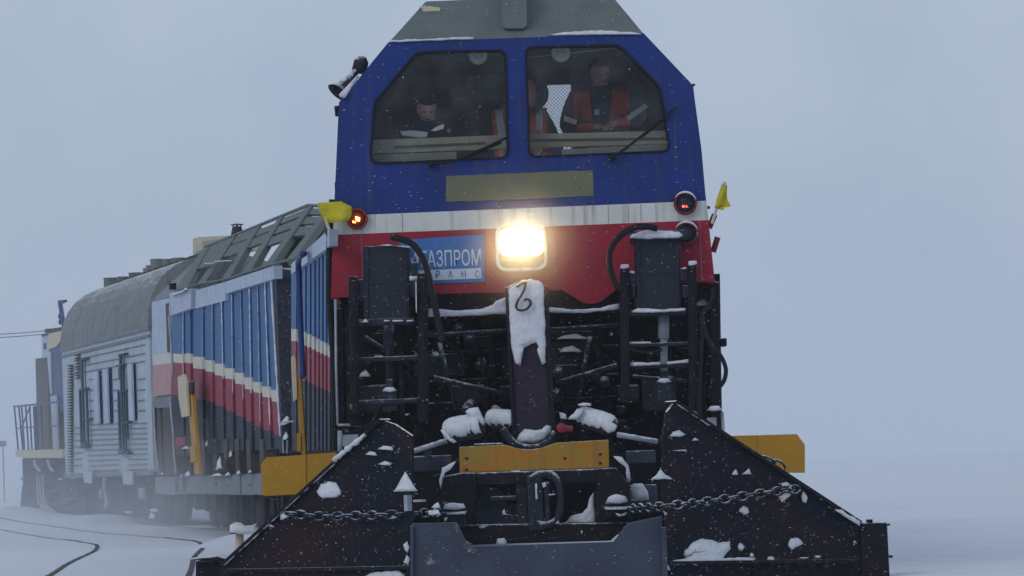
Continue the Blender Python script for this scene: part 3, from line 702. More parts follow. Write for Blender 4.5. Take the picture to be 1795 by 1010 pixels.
snow_poly(mb, fc, [(905, 771), (910, 761), (920, 752), (940, 754), (955, 752), (958, 745), (966, 747), (966, 757), (955, 770), (940, 776), (915, 776)], .02, .10, 1.)
mb.build('snow_cap', 'snow', cb, smooth=True)
mb = MB(); h = [fc.at(x, y, .09) for x, y in [(921, 499), (918, 510), (908, 527), (905, 538), (912, 544), (924, 541), (930, 533), (928, 526), (922, 524), (920, 528)]]
mb.tube(spline([fc.at(905, 503, .07), fc.at(920, 495, .08)] + h, 5), .011, 8); mb.build('hook', 'rusty', cb, smooth=True)
mb = MB(); pts = [fc.at(x, y, .06) for x, y in [(880, 752), (892, 768), (905, 779), (925, 785), (945, 783), (962, 774), (974, 758)]]
mb.tube(spline(pts, 5), .030, 8); mb.build('beam_cradle', 'dark2', cb, smooth=True)

# --- air cylinders with snow
def cyl(a, b, r, Y, parent=V1, m='dark2'):
    A = P(*a, Y); B = P(*b, Y - .1); ax = B - A; L_ = ax.length; mb = MB()
    mb.lathe(A, ax, [(-.03, r * .5), (0, r * .9), (.04, r), (L_ - .04, r), (L_, r * .9), (L_ + .03, r * .5)], 24)
    for t in (.2, .75): mb.lathe(A + ax.normalized() * L_ * t, ax, [(0, r * 1.06), (.03, r * 1.06)], 24)
    o = mb.build('brake_cylinder', m, V1, smooth=False, bevel=.004); mb = MB()
    # snow shell over the upper two thirds, ragged lower rim
    axn = ax.normalized(); up = Vector((0, 0, 1)); s_ = axn.cross(up).normalized(); u_ = s_.cross(axn); k = 16; q = 14; vs = []
    rg = random.Random(int(a[0])); low = [rg.uniform(100, 150) for _ in range(k + 1)]
    for i in range(k + 1):
        t = -.03 + (L_ + .05) * i / k; e = 1 - .25 * (abs(i / k - .5) * 2) ** 6
        for j in range(q + 1):
            w = R(-low[i] + (low[i] + 60) * j / q); rrr = r * e * (1.07 + .22 * math.cos(w * .8) * rg.uniform(.8, 1.1)); vs.append(A + axn * t + (u_ * math.cos(w) + s_ * (1 if s_.y > 0 else -1) * math.sin(w)) * rrr)
    fs = [(i * (q + 1) + j, i * (q + 1) + j + 1, (i + 1) * (q + 1) + j + 1, (i + 1) * (q + 1) + j) for i in range(k) for j in range(q)]
    mb.add(vs, fs); so = mb.build('snow_cap', 'snow', o, smooth=True)
    sm = so.modifiers.new('thick', 'SOLIDIFY'); sm.thickness = .01; sm.offset = -1
    return o
cyl((788, 757), (842, 748), .088, 31.7)
cyl((862, 735), (900, 738), .07, 31.9)
cyl((1020, 732), (1072, 748), .075, 31.7)
mb = MB()
snow_poly(mb, FP(31.6), [(815, 722), (822, 716), (838, 714), (844, 726), (850, 742), (846, 748), (838, 740), (830, 733)], 0, .05, 1.)
snow_poly(mb, FP(31.6), [(772, 754), (778, 752), (784, 760), (790, 768), (801, 775), (795, 778), (782, 768)], .1, .04, 1.5)
snow_poly(mb, FP(31.6), [(995, 735), (1005, 725), (1012, 716), (1024, 720), (1012, 736)], 0, .05, 1.)
snow_poly(mb, FP(31.6), [(1012, 709), (1022, 706), (1036, 707), (1036, 712), (1016, 712)], 0, .03, .6)
snow_poly(mb, FP(31.6), [(1060, 737), (1072, 740), (1082, 746), (1078, 756), (1066, 760), (1058, 752)], .1, .04, 1.)
snow_poly(mb, FP(31.8), [(966, 720), (972, 718), (973, 732), (966, 734)], 0, .02, .6); snow_poly(mb, FP(31.8), [(980, 722), (992, 726), (994, 735), (982, 734)], 0, .02, .6)
mb.build('snow_cap', 'snow', V1, smooth=True)
for a, b in (((712, 795), (782, 773)), ((1082, 762), (1152, 774))):
    mb = MB(); mb.tube([P(*a, 31.5), P(*b, 31.6)], .022, 10); br = mb.build('brake_rod', 'pipe', V1, smooth=True)
    mb = MB(); snow_line(mb, P(a[0], a[1] - 2.5, 31.49), P(b[0], b[1] - 2.5, 31.59), .014, seed=int(a[0])); mb.build('snow_cap', 'snow', br, smooth=True)
mb = MB(); c = P(984, 750, 31.55); mb.lathe(c, (0, -1, 0), [(-.1, .025), (0, .038), (.03, .040), (.045, .02), (.05, 0)], 12); mb.tube([c, P(1004, 752, 31.55)], .025, 8); mb.build('red_tap', 'v2red', V1, smooth=False)
mb = MB()
mb.rect(FP(31.7), 716, 799, 792, 826, 0, -.2, 0); mb.rect(FP(31.7), 1098, 790, 1149, 812, 0, -.2, 0); mb.rect(FP(31.7), 1102, 850, 1152, 888, .0, -.2, 0); mb.build('grey_support_plate', 'ploughgrey', V1, bevel=.01)
mb = MB()
mb.rect(FP(31.6), 744, 790, 757, 810, .06, 0); mb.rect(FP(31.6), 772, 808, 778, 826, .06, 0); mb.rect(FP(31.55), 660, 788, 690, 815, 0, -.1)
for x, y in ((662, 800), (688, 798), (1188, 772), (1170, 770)): mb.lathe(P(x, y, 31.3), (0, -1, 0), [(0, .06), (.05, .058), (.06, .03), (.05, .0)], 16)
mb.build('lug', 'dark2', V1)

# --- yellow bumper beam and the coupler housing below it
fbm = FP(31.35)
mb = MB()
arc = [(880 + 0, 780)] + [(893 + 46 * (i / 10), 780 + 9 * math.sin(math.pi * i / 10) ** .8 - i * .25) for i in range(11)]
top = [(805, 783.5), (884, 779.5)] + [(884 + 90 * i / 12, 779.5 - i * .25 + 10 * math.sin(math.pi * i / 12)) for i in range(1, 12)] + [(974, 776), (1067, 771)]
mb.prism(fbm, top + [(1068, 820), (806, 829)], 0, -.12)
bb = mb.build('bumper_beam', 'bumper', V1, bevel=.008)
mb = MB()
for x, y in ((818, 803), (818, 823), (1052, 796), (1052, 812), (990, 803)): mb.lathe(fbm.at(x, y), (0, -1, 0), [(0, .013), (.014, .012), (.016, 0)], 8)
mb.build('bolt_head', 'jack', bb)
mb = MB()
for a, b in ((895, 912), (940, 972), (1000, 1022)): snow_poly(mb, fbm, [(a, 825), (b, 824), (b - 2, 829 if a > 900 else 833), (a + 2, 829)], -.02, .03, .6)
snow_poly(mb, fbm, [(914, 827), (930, 827), (929, 835), (917, 835)], -.02, .03, .5)
snow_line(mb, fbm.at(832, 779), fbm.at(880, 777), .006, seed=5)
mb.build('snow_cap', 'snow', bb, smooth=True)
fh2 = FP(31.0)
mb = MB()
mb.prism(fh2, [(778, 835), (808, 829), (835, 829), (835, 920), (778, 920)], 0, -.4)
mb.prism(fh2, [(1045, 822), (1080, 820), (1104, 850), (1104, 915), (1045, 917)], 0, -.4)
mb.prism(fh2, [(778, 920), (835, 920), (1045, 917), (1104, 915), (1096, 925), (1070, 948), (830, 955), (820, 950)], 0, -.4)
mb.prism(fh2, [(835, 829), (1045, 822), (1045, 845), (835, 850)], -.05, -.4)
mb.prism(FP(31.4), [(830, 840), (1050, 835), (1050, 930), (830, 935)], -.3, -.5)
ch = mb.build('coupler_housing', 'dark', V1, bevel=.012)
mb = MB(); mb.prism(FP(31.3), [(836, 892), (905, 886), (905, 922), (836, 924)], 0, -.1); mb.prism(FP(31.3), [(836, 850), (880, 858), (890, 890), (836, 892)], -.05, -.1)
mb.build('inner_plate', 'ploughgrey', ch)
mb = MB()
ring = [(928, 842), (945, 832), (968, 833), (980, 850), (983, 880), (978, 908), (962, 920), (940, 918)]
mb.tube(spline([fh2.at(x, y, .02) for x, y in ring], 5), .03, 8)
mb.rect(fh2, 925, 834, 952, 930, .03, -.2); mb.rect(fh2, 955, 845, 964, 915, .02, -.1); mb.rect(fh2, 905, 850, 925, 925, -.1, -.2); mb.rect(fh2, 860, 870, 905, 878, -.05, -.2)
mb.build('coupler', 'dark2', ch, bevel=.01)
mb = MB()
snow_poly(mb, FP(31.15), [(990, 918), (1000, 905), (1020, 900), (1030, 890), (1034, 872), (1042, 862), (1044, 916)], 0, .06, 1.2)
snow_poly(mb, fh2, [(938, 848), (941, 847), (943, 875), (939, 876)], .05, .01, .5); snow_poly(mb, fh2, [(950, 847), (956, 845), (958, 852), (952, 856)], .05, .02, .6)
snow_poly(mb, fh2, [(960, 866), (972, 865), (974, 868), (960, 869)], 0, .02, .4); snow_poly(mb, fh2, [(870, 952), (872, 944), (884, 943), (889, 951), (884, 956), (873, 956)], .03, .05, .6)
snow_poly(mb, fh2, [(838, 924), (846, 921), (854, 923), (846, 927)], 0, .03, .6); snow_poly(mb, fh2, [(1018, 931), (1021, 929), (1021, 936), (1019, 936)], 0, .02, .3)
snow_poly(mb, fh2, [(880, 898), (884, 892), (886, 900), (894, 903), (882, 903)], 0, .02, .6); snow_poly(mb, fh2, [(973, 918), (979, 912), (980, 918)], .03, .02, .3)
mb.build('snow_cap', 'snow', ch, smooth=True)
# side lugs holding the chain, each with its snow cap
def lug(x0, x1, y, h, pts):
    mb = MB(); mb.rect(FP(30.8), x0, y, x1, y + h, 0, -.25); mb.rect(FP(30.8), x0 - 3, y + 8, x1 + 3, y + 14, .04, -.25)
    o = mb.build('chain_lug', 'dark2', V1, bevel=.012); mb = MB()
    for p in pts: snow_poly(mb, FP(30.8), p, .03, .06, .8)
    mb.build('snow_cap', 'snow', o, smooth=True)
lug(777, 816, 889, 36, [[(777, 892), (780, 884), (795, 881), (812, 883), (817, 891), (797, 894)], [(780, 900), (816, 896), (816, 902), (785, 903)], [(779, 908), (785, 906), (782, 914), (778, 913)], [(796, 924), (806, 923), (803, 926)]])
lug(1062, 1103, 880, 26, [[(1062, 881), (1066, 872), (1080, 866), (1096, 870), (1102, 880), (1082, 883)], [(1060, 891), (1102, 889), (1102, 893), (1062, 894)], [(1078, 899), (1090, 902), (1100, 897), (1096, 904), (1084, 906)]])
mb = MB(); snow_poly(mb, FP(31.2), [(1075, 800), (1090, 801), (1101, 815), (1105, 835), (1105, 845), (1100, 845), (1098, 820)], 0, .04, .8)
snow_poly(mb, FP(31.2), [(775, 820), (800, 808), (790, 822), (780, 828), (775, 845), (772, 858), (770, 840)], 0, .04, .8)
snow_poly(mb, FP(31.4), [(1102, 858), (1110, 848), (1126, 847), (1136, 862), (1138, 876), (1104, 878)], 0, .12, .8)
mb.build('snow_cap', 'snow', V1, smooth=True)

# --- plough blades
bl = Pl((-.80, 30.2), (-2.75, 31.5)); brr = Pl((1.15, 30.2), (2.9, 31.5))
mb = MB()
RB = [(1163, 760), (1170, 722), (1183, 705), (1508, 919), (1512, 1055), (1165, 1055)]
mb.prism(brr, RB, 0, -.03)
rbo = mb.build('plough_blade', 'plough', V1)
mb = MB(); mb.prism(brr, [(1183, 704), (1187, 702), (1512, 914), (1508, 919)], .05, -.08); 
mb.prism(brr, [(1168, 984), (1508, 980), (1508, 986), (1168, 990)], .08, 0); mb.prism(brr, [(1322, 985), (1326, 985), (1326, 1050), (1322, 1050)], .04, 0)
for x in (1350, 1376, 1398, 1420, 1445): mb.rect(brr, x, 984, x + 9, 992, .09, 0)
mb.build('blade_flange', 'dark', rbo)
LB = [(722, 764), (692, 744), (668, 736), (388, 992), (380, 1055), (722, 1055)]
mb = MB(); mb.prism(bl, LB, 0, -.03); lbo = mb.build('plough_blade', 'plough', V1)
mb = MB(); mb.prism(bl, [(668, 736), (664, 734), (384, 990), (388, 993)], .05, -.08); mb.prism(bl, [(395, 998), (720, 992), (720, 998), (395, 1004)], .05, 0); mb.build('blade_flange', 'dark', lbo)
# end plates
mb = MB(); mb.prism(FP(31.3), [(1508, 917), (1555, 916), (1562, 1060), (1510, 1060)], 0, -.5); mb.rect(FP(31.3), 1530, 910, 1520, 917, 0, -.1); mb.tube([P(1552, 920, 31.3), P(1560, 919, 31.3)], .012, 6); mb.tube([P(1558, 975, 31.3), P(1565, 975, 31.3)], .015, 6)
mb.build('end_plate', 'plough', rbo, bevel=.01)
mb = MB(); mb.prism(FP(31.3), [(343, 984), (396, 983), (396, 1060), (343, 1060)], 0, -.5); mb.prism(FP(31.3), [(328, 981), (380, 975), (398, 980), (398, 984)], .1, -.5); mb.build('end_plate', 'plough', lbo, bevel=.01)
# nose plate low in the middle
mb = MB(); fn = FP(30.1)
mb.prism(fn, [(722, 918), (800, 916), (822, 958), (1075, 950), (1100, 918), (1160, 905), (1166, 1060), (722, 1060)], 0, -.05); mb.prism(fn, [(1159, 925), (1168, 925), (1172, 1060), (1163, 1060)], .06, -.06)
mb.prism(fn, [(719, 922), (724, 922), (724, 1060), (719, 1060)], .05, -.06)
mb.build('nose_plate', 'ploughgrey', V1)
# snow on the blades
mb = MB()
def dp(pl, *polys, th=.04, amp=1.2, d=.0):
    for p in polys: snow_poly(mb, pl, p, d, th, amp, sat=5)
snow_line(mb, brr.at(1187, 706, .03), brr.at(1282, 768, .03), .018, 24, seed=4); snow_line(mb, brr.at(1282, 768, .03), brr.at(1350, 812, .03), .010, 20, seed=5); snow_line(mb, brr.at(1348, 812, .03), brr.at(1506, 915, .03), .014, 26, seed=6)
dp(brr, [(1462, 892), (1476, 894), (1490, 904), (1508, 914), (1507, 923), (1490, 912)], d=.05)
dp(brr, [(1175, 990), (1180, 982), (1200, 980), (1203, 966), (1212, 960), (1200, 965), (1198, 975), (1205, 962), (1215, 950), (1232, 944), (1245, 946), (1260, 952), (1280, 948), (1281, 962), (1270, 975), (1268, 981), (1325, 978), (1322, 983), (1260, 985), (1200, 990)])
dp(brr, blob(1305, 895, 20, 16, seed=1), blob(1299, 959, 12, 14, seed=2), [(1381, 957), (1386, 944), (1398, 942), (1408, 953), (1394, 960), (1388, 965)], [(1363, 870), (1375, 860), (1392, 858), (1385, 870), (1370, 881)], [(1368, 848), (1380, 845), (1392, 852), (1372, 853)], [(1404, 870), (1408, 860), (1416, 872), (1413, 882), (1406, 880)])
dp(brr, [(1282, 832), (1290, 822), (1294, 832)], [(1299, 832), (1313, 821), (1317, 832)], blob(1318, 973, 9, 8, seed=4), blob(1351, 979, 13, 8, seed=5), blob(1434, 976, 12, 5, seed=6), blob(1410, 978, 20, 3, seed=8), blob(1478, 984, 12, 4, seed=9), blob(1240, 881, 4, 4, seed=10), blob(1498, 950, 5, 4, seed=12), th=.03)
dp(brr, [(1173, 765), (1180, 757), (1190, 754), (1202, 762), (1192, 766)], [(1212, 773), (1218, 767), (1226, 772)], [(1178, 790), (1202, 788), (1202, 791)], [(1140, 841), (1150, 833), (1158, 822), (1166, 832), (1180, 840)], [(1162, 895), (1170, 900), (1166, 905)], [(1164, 980), (1170, 985), (1175, 1000), (1164, 998)], th=.05, amp=.6)
so = mb.build('snow_cap', 'snow', rbo, smooth=True)
mb = MB()
snow_line(mb, bl.at(666, 738, .03), bl.at(600, 795, .03), .009, 20, seed=7); snow_line(mb, bl.at(640, 762, .05), bl.at(586, 806, .05), .028, 14, seed=8); snow_line(mb, bl.at(586, 812, .03), bl.at(392, 990, .03), .013, 40, seed=9)
dp(bl, [(555, 862), (562, 848), (575, 843), (590, 846), (598, 868), (575, 872), (560, 870)], th=.03, amp=3)
dp(bl, [(690, 862), (700, 845), (710, 826), (720, 842), (732, 861)], [(640, 797), (648, 791), (658, 793), (662, 799)], [(662, 788), (672, 781), (688, 783), (690, 790)], [(662, 814), (675, 808), (688, 812), (684, 816)], th=.05, amp=.5)
dp(bl, [(490, 902), (500, 896), (520, 898), (518, 904), (505, 906), (492, 912)], [(635, 1012), (655, 1003), (700, 1000), (712, 1012)], [(707, 955), (714, 948), (719, 960), (715, 970), (710, 965)], [(707, 985), (713, 972), (719, 980), (716, 992)], [(711, 994), (717, 992), (716, 1000)], blob(475, 922, 8, 5, seed=3), blob(590, 905, 20, 3, seed=13), blob(640, 903, 16, 4, seed=14), blob(690, 907, 8, 4, seed=16), [(756, 890), (768, 880), (772, 890)], [(750, 896), (768, 893), (772, 902), (752, 903)], th=.03, amp=1.)
mb.build('snow_cap', 'snow', lbo, smooth=True)
mb = MB(); mb.rect(bl, 708, 868, 714, 896, .06, 0); mb.rect(bl, 724, 876, 740, 880, .05, 0); mb.build('blade_bracket', 'pipe', lbo)
# small dirty ice specks all over the dark front
mb = MB(); r5 = random.Random(55)
for i in range(110):
    if i % 2: x = r5.uniform(1170, 1500); y = r5.uniform(730, 1008); pl = brr; ok = y > 705 + (x - 1183) * .66 + 6
    else: x = r5.uniform(400, 715); y = r5.uniform(740, 1008); pl = bl; ok = y > 992 - (x - 388) * .914 + 6
    if not ok: continue
    s_ = r5.choice([.4, .5, .6, 1.]); c = pl.at(x, y, .004); mb.lathe(c, pl.n, [(-.004, .004 * s_), (.003, .004 * s_), (.006, 0)], 5)
struct(mb.build('ice_speck', 'snow', V1), 'stuff')
# chain slung across the blades
def chain(pts, name='safety_chain'):
    sp = spline(pts, 14); d = [0]
    for i in range(1, len(sp)): d.append(d[-1] + (sp[i] - sp[i - 1]).length)
    mb = MB(); L_ = .115; k = int(d[-1] / L_ / .78)
    def at(s):
        for i in range(1, len(sp)):
            if d[i] >= s: return sp[i - 1].lerp(sp[i], (s - d[i - 1]) / max(1e-6, d[i] - d[i - 1]))
        return sp[-1]
    for i in range(k):
        a = at(i * L_ * .78); b = at(i * L_ * .78 + L_); t = (b - a).normalized(); c = (a + b) / 2
        s1 = t.cross(Vector((0, 1, 0))).normalized(); s1 = s1 if i % 2 else (s1 * .35 + Vector((0, -1, 0))).normalized()
        ring = []
        for j in range(12):
            w = 2 * math.pi * j / 12; ring.append(c + t * math.cos(w) * L_ * .5 + s1 * math.sin(w) * L_ * .28)
        ring.append(ring[0]); mb.tube(ring, .010, 6)
    return mb.build(name, 'dark2', V1, smooth=True)
chain([bl.at(500, 900, .06), bl.at(560, 906, .06), bl.at(620, 905, .07), bl.at(690, 903, .08), P(780, 898, 30.7)])
chain([P(1100, 893, 30.7), brr.at(1165, 888, .12), brr.at(1240, 880, .08), brr.at(1320, 868, .07), brr.at(1395, 858, .06), brr.at(1412, 862, .06)])
chain([P(1336, 800, 31.5), P(1352, 808, 31.5), P(1372, 818, 31.5), P(1378, 830, 31.5)])
# yellow side wings
fw = FP(32.0)
mb = MB(); mb.prism(fw, [(1284, 764), (1328, 763), (1328, 829), (1284, 829)], -.01, -.04); mb.prism(fw, [(1328, 763), (1397, 761), (1411, 780), (1411, 829), (1328, 829)], 0, -.03); mb.build('side_wing', 'yellow', V1, bevel=.004)
mb = MB(); mb.prism(fw, [(457, 815), (467, 802), (537, 797), (537, 866), (461, 870)], 0, -.03); mb.prism(fw, [(537, 797), (590, 793), (590, 862), (537, 866)], -.01, -.04); mb.build('side_wing', 'yellow', V1, bevel=.004)

# --- hull behind the cab: swings left with the curve
hA = (-1.72, 36.5); hB = (-2.95, 53.0); side1 = Pl(hA, hB)
u1 = side1.u if side1.u.y > 0 else -side1.u; n1 = side1.n
def hull_box(s0, s1, z0, z1, w0, w1, mb, mi=0):
    """s along the hull from its near end, w across from the left side"""
    o = Vector((hA[0], hA[1], 0)); q = []
    for z in (z0, z1):
        for s_, w in ((s0, w0), (s0, w1), (s1, w1), (s1, w0)): q.append(o + u1 * s_ - n1 * w + Vector((0, 0, z)))
    mb.add(q, [(3, 2, 1, 0), (4, 5, 6, 7), (0, 1, 5, 4), (1, 2, 6, 5), (2, 3, 7, 6), (3, 0, 4, 7)], mi)
mb = MB(); hull_box(0, 16.4, .95, 3.40, .12, 3.0, mb); hull_box(-1.2, 0.0, 1.0, 3.4, .3, 3.0, mb)
mb.build('hull', 'dark', V1)
mb = MB(); hull_box(-3, 16, .35, 1.0, .5, 2.8, mb); mb.build('lower_frame', 'dark', V1)
strips = [(510.5, 519, 480, 470, 577, 598, 661), (519, 527, 474, 464, 578, 601, 664), (527, 535, 468, 457, 582, 606, 667), (535, 543, 461, 451, 586, 609, 670), (543, 551, 455, 445, 590, 613, 674), (551, 558, 449, 439, 594, 617, 678), (558, 564.5, 443, 434, 598, 620, 681), (564.5, 571, 438, 428, 601, 623, 684), (571, 578, 432, 422, 605, 626, 687)]
mb = MB()
for i, (x0, x1, t0, t1, w, r_, b) in enumerate(strips):
    z = .0; k = .03
    def quad(y0, y0b, y1, mi):
        a = side1.at(x0, y0, z); b_ = side1.at(x1, y0b, z + k); c = side1.at(x1, y1, z + k); d = side1.at(x0, y1, z)
        mb.add([a, b_, c, d, a - n1 * .1, b_ - n1 * .1, c - n1 * .1, d - n1 * .1], [(0, 1, 2, 3), (7, 6, 5, 4), (0, 4, 5, 1), (1, 5, 6, 2), (2, 6, 7, 3), (3, 7, 4, 0)], mi)
    quad(t0 - 3, t1 - 3, w, 0); quad(w, w, r_, 1); quad(r_, r_, b, 2); quad(b, b, 790, 3)
mb.build('corrugated_side', ['v2blue', 'v2white', 'v2red', 'dark2'], V1)
mb = MB(); mb.prism(side1, [(510.5, 463), (572, 406), (577, 402), (577, 431), (571, 437), (510, 481)], .07, 0); mb.build('top_panel', 'pale', V1)
mb = MB(); mb.tube(spline([side1.at(x, y, .16) for x, y in [(531, 446), (526, 450), (523, 462), (525, 520), (528, 600), (531, 662)]], 5), .03, 8); mb.tube([side1.at(531, 446, .16), side1.at(534, 444, .1)], .03, 8); mb.build('drain_pipe', 'navy', V1, smooth=True)
# yellow standing post with its lever near the wing
def post(px, top, bot, x2, pl, d, lab):
    mb = MB(); w = 9
    mb.prism(pl, [(px, top), (px + w, top), (px + w + x2, bot), (px + x2, bot)], d, d - .12)
    mb.prism(pl, [(px + x2 - 8, bot - 38), (px + x2, bot - 38), (px + x2, bot - 5), (px + x2 - 8, bot - 5)], d + .02, d - .1)
    o = mb.build('wing_prop', 'yellow', lab, bevel=.01)
    return o
wp = post(519, 661, 797, 9, FP(44), .0, V1)
mb = MB(); mb.prism(FP(44), [(510, 626), (515, 622), (519, 630), (521, 700), (514, 705)], .02, -.1); mb.build('prop_sleeve', 'cream', wp, bevel=.01)

print('front done', len(bpy.data.objects))

# ================================================================ SECOND VEHICLE (ribbed snow car with open roof frame)
s2 = Pl((-3.65, 58.3), (-6.78, 76.0)); u2 = s2.u if s2.u.y > 0 else -s2.u; n2 = s2.n
o2 = Vector((-3.65, 58.3, 0))
V2 = thing('snow_loading_car', 'ribbed blue, white and red car with open grey roof frame behind the front locomotive', 'rail car', (-4.2, 64, 0))
def wbox(mb, o, u, n, s0, s1, z0, z1, w0, w1, mi=0):
    q = []
    for z in (z0, z1):
        for s_, w in ((s0, w0), (s0, w1), (s1, w1), (s1, w0)): q.append(o + u * s_ - n * w + Vector((0, 0, z)))
    mb.add(q, [(3, 2, 1, 0), (4, 5, 6, 7), (0, 1, 5, 4), (1, 2, 6, 5), (2, 3, 7, 6), (3, 0, 4, 7)], mi)
mb = MB(); wbox(mb, o2, u2, n2, 1.0, 17.6, 1.0, 3.7, .35, 2.9); wbox(mb, o2, u2, n2, 1.5, 14, 3.7, 4.42, 1.0, 2.8); wbox(mb, o2, u2, n2, .6, 8, 3.7, 4.78, 1.32, 2.7); mb.build('hull', 'dark', V2)  # upper boxes added to darken the view through the roof openings
mb = MB(); r6 = random.Random(9)
for i in range(26):
    s_ = r6.uniform(-.5, 16.5); z = r6.uniform(1.0, 1.9); wbox(mb, o2, u2, n2, s_, s_ + r6.uniform(.15, .9), z, z + r6.uniform(.1, .7), r6.uniform(.05, .25), .6)
for i in range(10):
    s_ = r6.uniform(1, 14); z = r6.uniform(3.7, 4.3); wbox(mb, o2, u2, n2, s_, s_ + r6.uniform(.3, 1.2), z, z + r6.uniform(.1, .35), r6.uniform(.5, 1.2), 1.6)
mb.build('machinery', 'dark2', V2, bevel=.01)
rib_t = [300, 320, 333, 354, 371, 387, 405, 420, 436, 450, 463, 479]
rib_b = [303, 322, 335, 356, 373, 392, 409, 427, 441, 457, 474, 491]
yt = lambda x: 552 + (488 - 552) * (x - 300) / 180
wtop = [620, 619, 625, 631, 637, 645, 653, 661, 669, 677, 683, 690]
wbot = [635, 635, 645, 650, 657, 663, 672, 681, 687, 695, 703, 712]
rbot = [692, 693, 697, 701, 709, 718, 727, 736, 744, 752, 760, 770]
mb = MB()
for i in range(11):
    k = .055
    def X(y, a): # rib x at height y
        t = (y - 520) / 240; return rib_t[a] + (rib_b[a] - rib_t[a]) * t
    def quad2(y0, y0b, y1, y1b, mi):
        pa = s2.at(X(y0, i), y0, .04); pb = s2.at(X(y0b, i + 1), y0b, .04 + k); pc = s2.at(X(y1b, i + 1), y1b, .04 + k); pd = s2.at(X(y1, i), y1, .04)
        mb.add([pa, pb, pc, pd] + [p - n2 * .12 for p in (pa, pb, pc, pd)], [(0, 1, 2, 3), (7, 6, 5, 4), (0, 4, 5, 1), (1, 5, 6, 2), (2, 6, 7, 3), (3, 7, 4, 0)], mi)
    y0, y0b = yt(rib_t[i]) - 4, yt(rib_t[i + 1]) - 4
    quad2(y0, y0b, wtop[i], wtop[i] + 1, 0); quad2(wtop[i], wtop[i] + 1, wbot[i], wbot[i] + 2, 1); quad2(wbot[i], wbot[i] + 2, rbot[i], rbot[i] + 4, 2)
    quad2(rbot[i], rbot[i] + 4, 800 - (i * 1.2), 799 - i * 1.2, 3)
mb.build('corrugated_side', ['v2blue', 'v2white', 'v2red', 'dark2'], V2)
mb = MB()   # frost gathered along the rib edges
for i in (1, 3, 4, 5, 6, 7, 8, 9, 10, 11):
    a = s2.at(rib_t[i] + (1 if i < 11 else -4), yt(rib_t[i]) + 2, .15); b = s2.at(rib_b[i] - (1 if i < 11 else 0), [0, 690, 0, 640, 655, 665, 690, 700, 690, 740, 745, 765][i], .15)
    snow_line(mb, a, b, [0, .010, 0, .004, .006, .011, .007, .005, .011, .006, .012, .016][i], 30, flat=.3, seed=i)
mb.build('snow_cap', 'snow', V2, smooth=True)
mb = MB()
mb.prism(s2, [(297, 514), (335, 506), (335, 541), (300, 553)], .16, .04); mb.prism(s2, [(343, 509), (395, 494), (395, 527), (343, 541)], .12, .0); mb.prism(s2, [(395.5, 494), (480, 466), (480, 489), (395.5, 515)], .17, .05)
mb.prism(s2, [(335, 508), (343, 506), (343, 541), (335, 543)], .05, -.02, mi=1)
mb.build('top_panel', ['pale', 'desk'], V2)
# far end of the car: pale door panel, pink below
mb = MB(); mb.prism(s2, [(266, 530), (297, 522), (299, 617), (267, 623)], .0, -.1, mi=0); mb.prism(s2, [(267, 623), (299, 617), (300, 636), (268, 641)], .0, -.1, mi=1); mb.prism(s2, [(268, 641), (300, 636), (300, 691), (268, 695)], .0, -.1, mi=2)
mb.prism(s2, [(268, 695), (300, 691), (312, 692), (312, 712), (275, 716), (269, 710)], -.05, -.15, mi=3)
mb.build('end_panel', ['pale', 'v2white', 'v2pink', 'skirt'], V2)
mb = MB(); mb.rect(s2, 289, 532, 291, 616, .03, 0); mb.rect(s2, 292, 532, 296, 618, .02, 0, mi=1); mb.rect(s2, 297, 534, 298.5, 616, .04, 0); mb.build('door_slot', ['pale', 'brown'], V2)
# open roof frame
E = lambda x, y, d=0.: s2.at(x, y, d)
def rp(a, b, t): return E(*a, 0).lerp(E(*b, -1.3), t)
ribs = [((317, 507), (360, 434)), ((352, 497), (408, 415)), ((394, 490), (450, 398)), ((431, 478), (491, 381)), ((469, 466), (541, 361)), ((508, 455), (577, 363))]
mb = MB()
def slab(q, th=.05, mi=0):
    n = (q[1] - q[0]).cross(q[3] - q[0]).normalized(); n = -n if n.z < 0 else n
    mb.add(q + [p - n * th for p in q], [(0, 1, 2, 3), (7, 6, 5, 4), (0, 4, 5, 1), (1, 5, 6, 2), (2, 6, 7, 3), (3, 7, 4, 0)], mi)
for i, (a, b) in enumerate(ribs):
    w = 15 if i else 20
    q = [E(a[0] - w * .5, a[1] + 2, .05), E(a[0] + w * .5, a[1] - 2, .05), E(b[0] + w * .35, b[1] - (3 if i < 4 else 0), -1.25), E(b[0] - w * .35, b[1] + 4, -1.25)]
    slab(q, .10)
mb.build('roof_rib', 'greygreen', V2)
mb = MB()
up_open = {0: [(.40, 1.)], 1: [(.50, .75), (.78, 1.)], 2: [(.54, .72), (.76, .90)], 3: [(.42, .58), (.63, .78), (.83, .95)], 4: [(.46, .62), (.67, .80), (.85, .96)]}
for i in range(5):
    (a0, b0), (a1, b1) = ribs[i], ribs[i + 1]
    for t0, t1 in up_open[i]:
        slab([rp(a0, b0, t0), rp(a1, b1, t0), rp(a1, b1, t1), rp(a0, b0, t1)], .04)
mb.build('roof_slat', 'greygreen', V2)
mb = MB(); mb.tube([E(b[0], b[1] - 1, -1.3) for a, b in ribs], .03, 6); mb.tube([E(a[0], a[1], .05) for a, b in ribs], .018, 6); mb.build('roof_purlin', 'roofgrey', V2)
mb = MB(); q = [E(265, 530, 0), E(300, 519, 0), E(356, 437, -1.3), E(347, 439, -1.3)]; slab(q, .05); q = [E(300, 519, 0), E(309, 514, 0), E(362, 434, -1.3), E(356, 437, -1.3)]; slab(q, .06, 1)
mb.build('roof_end_panel', ['skirt', 'greygreen'], V2)
ff = Pl(o2 - n2 * 1.9, o2 - n2 * 1.9 + u2)
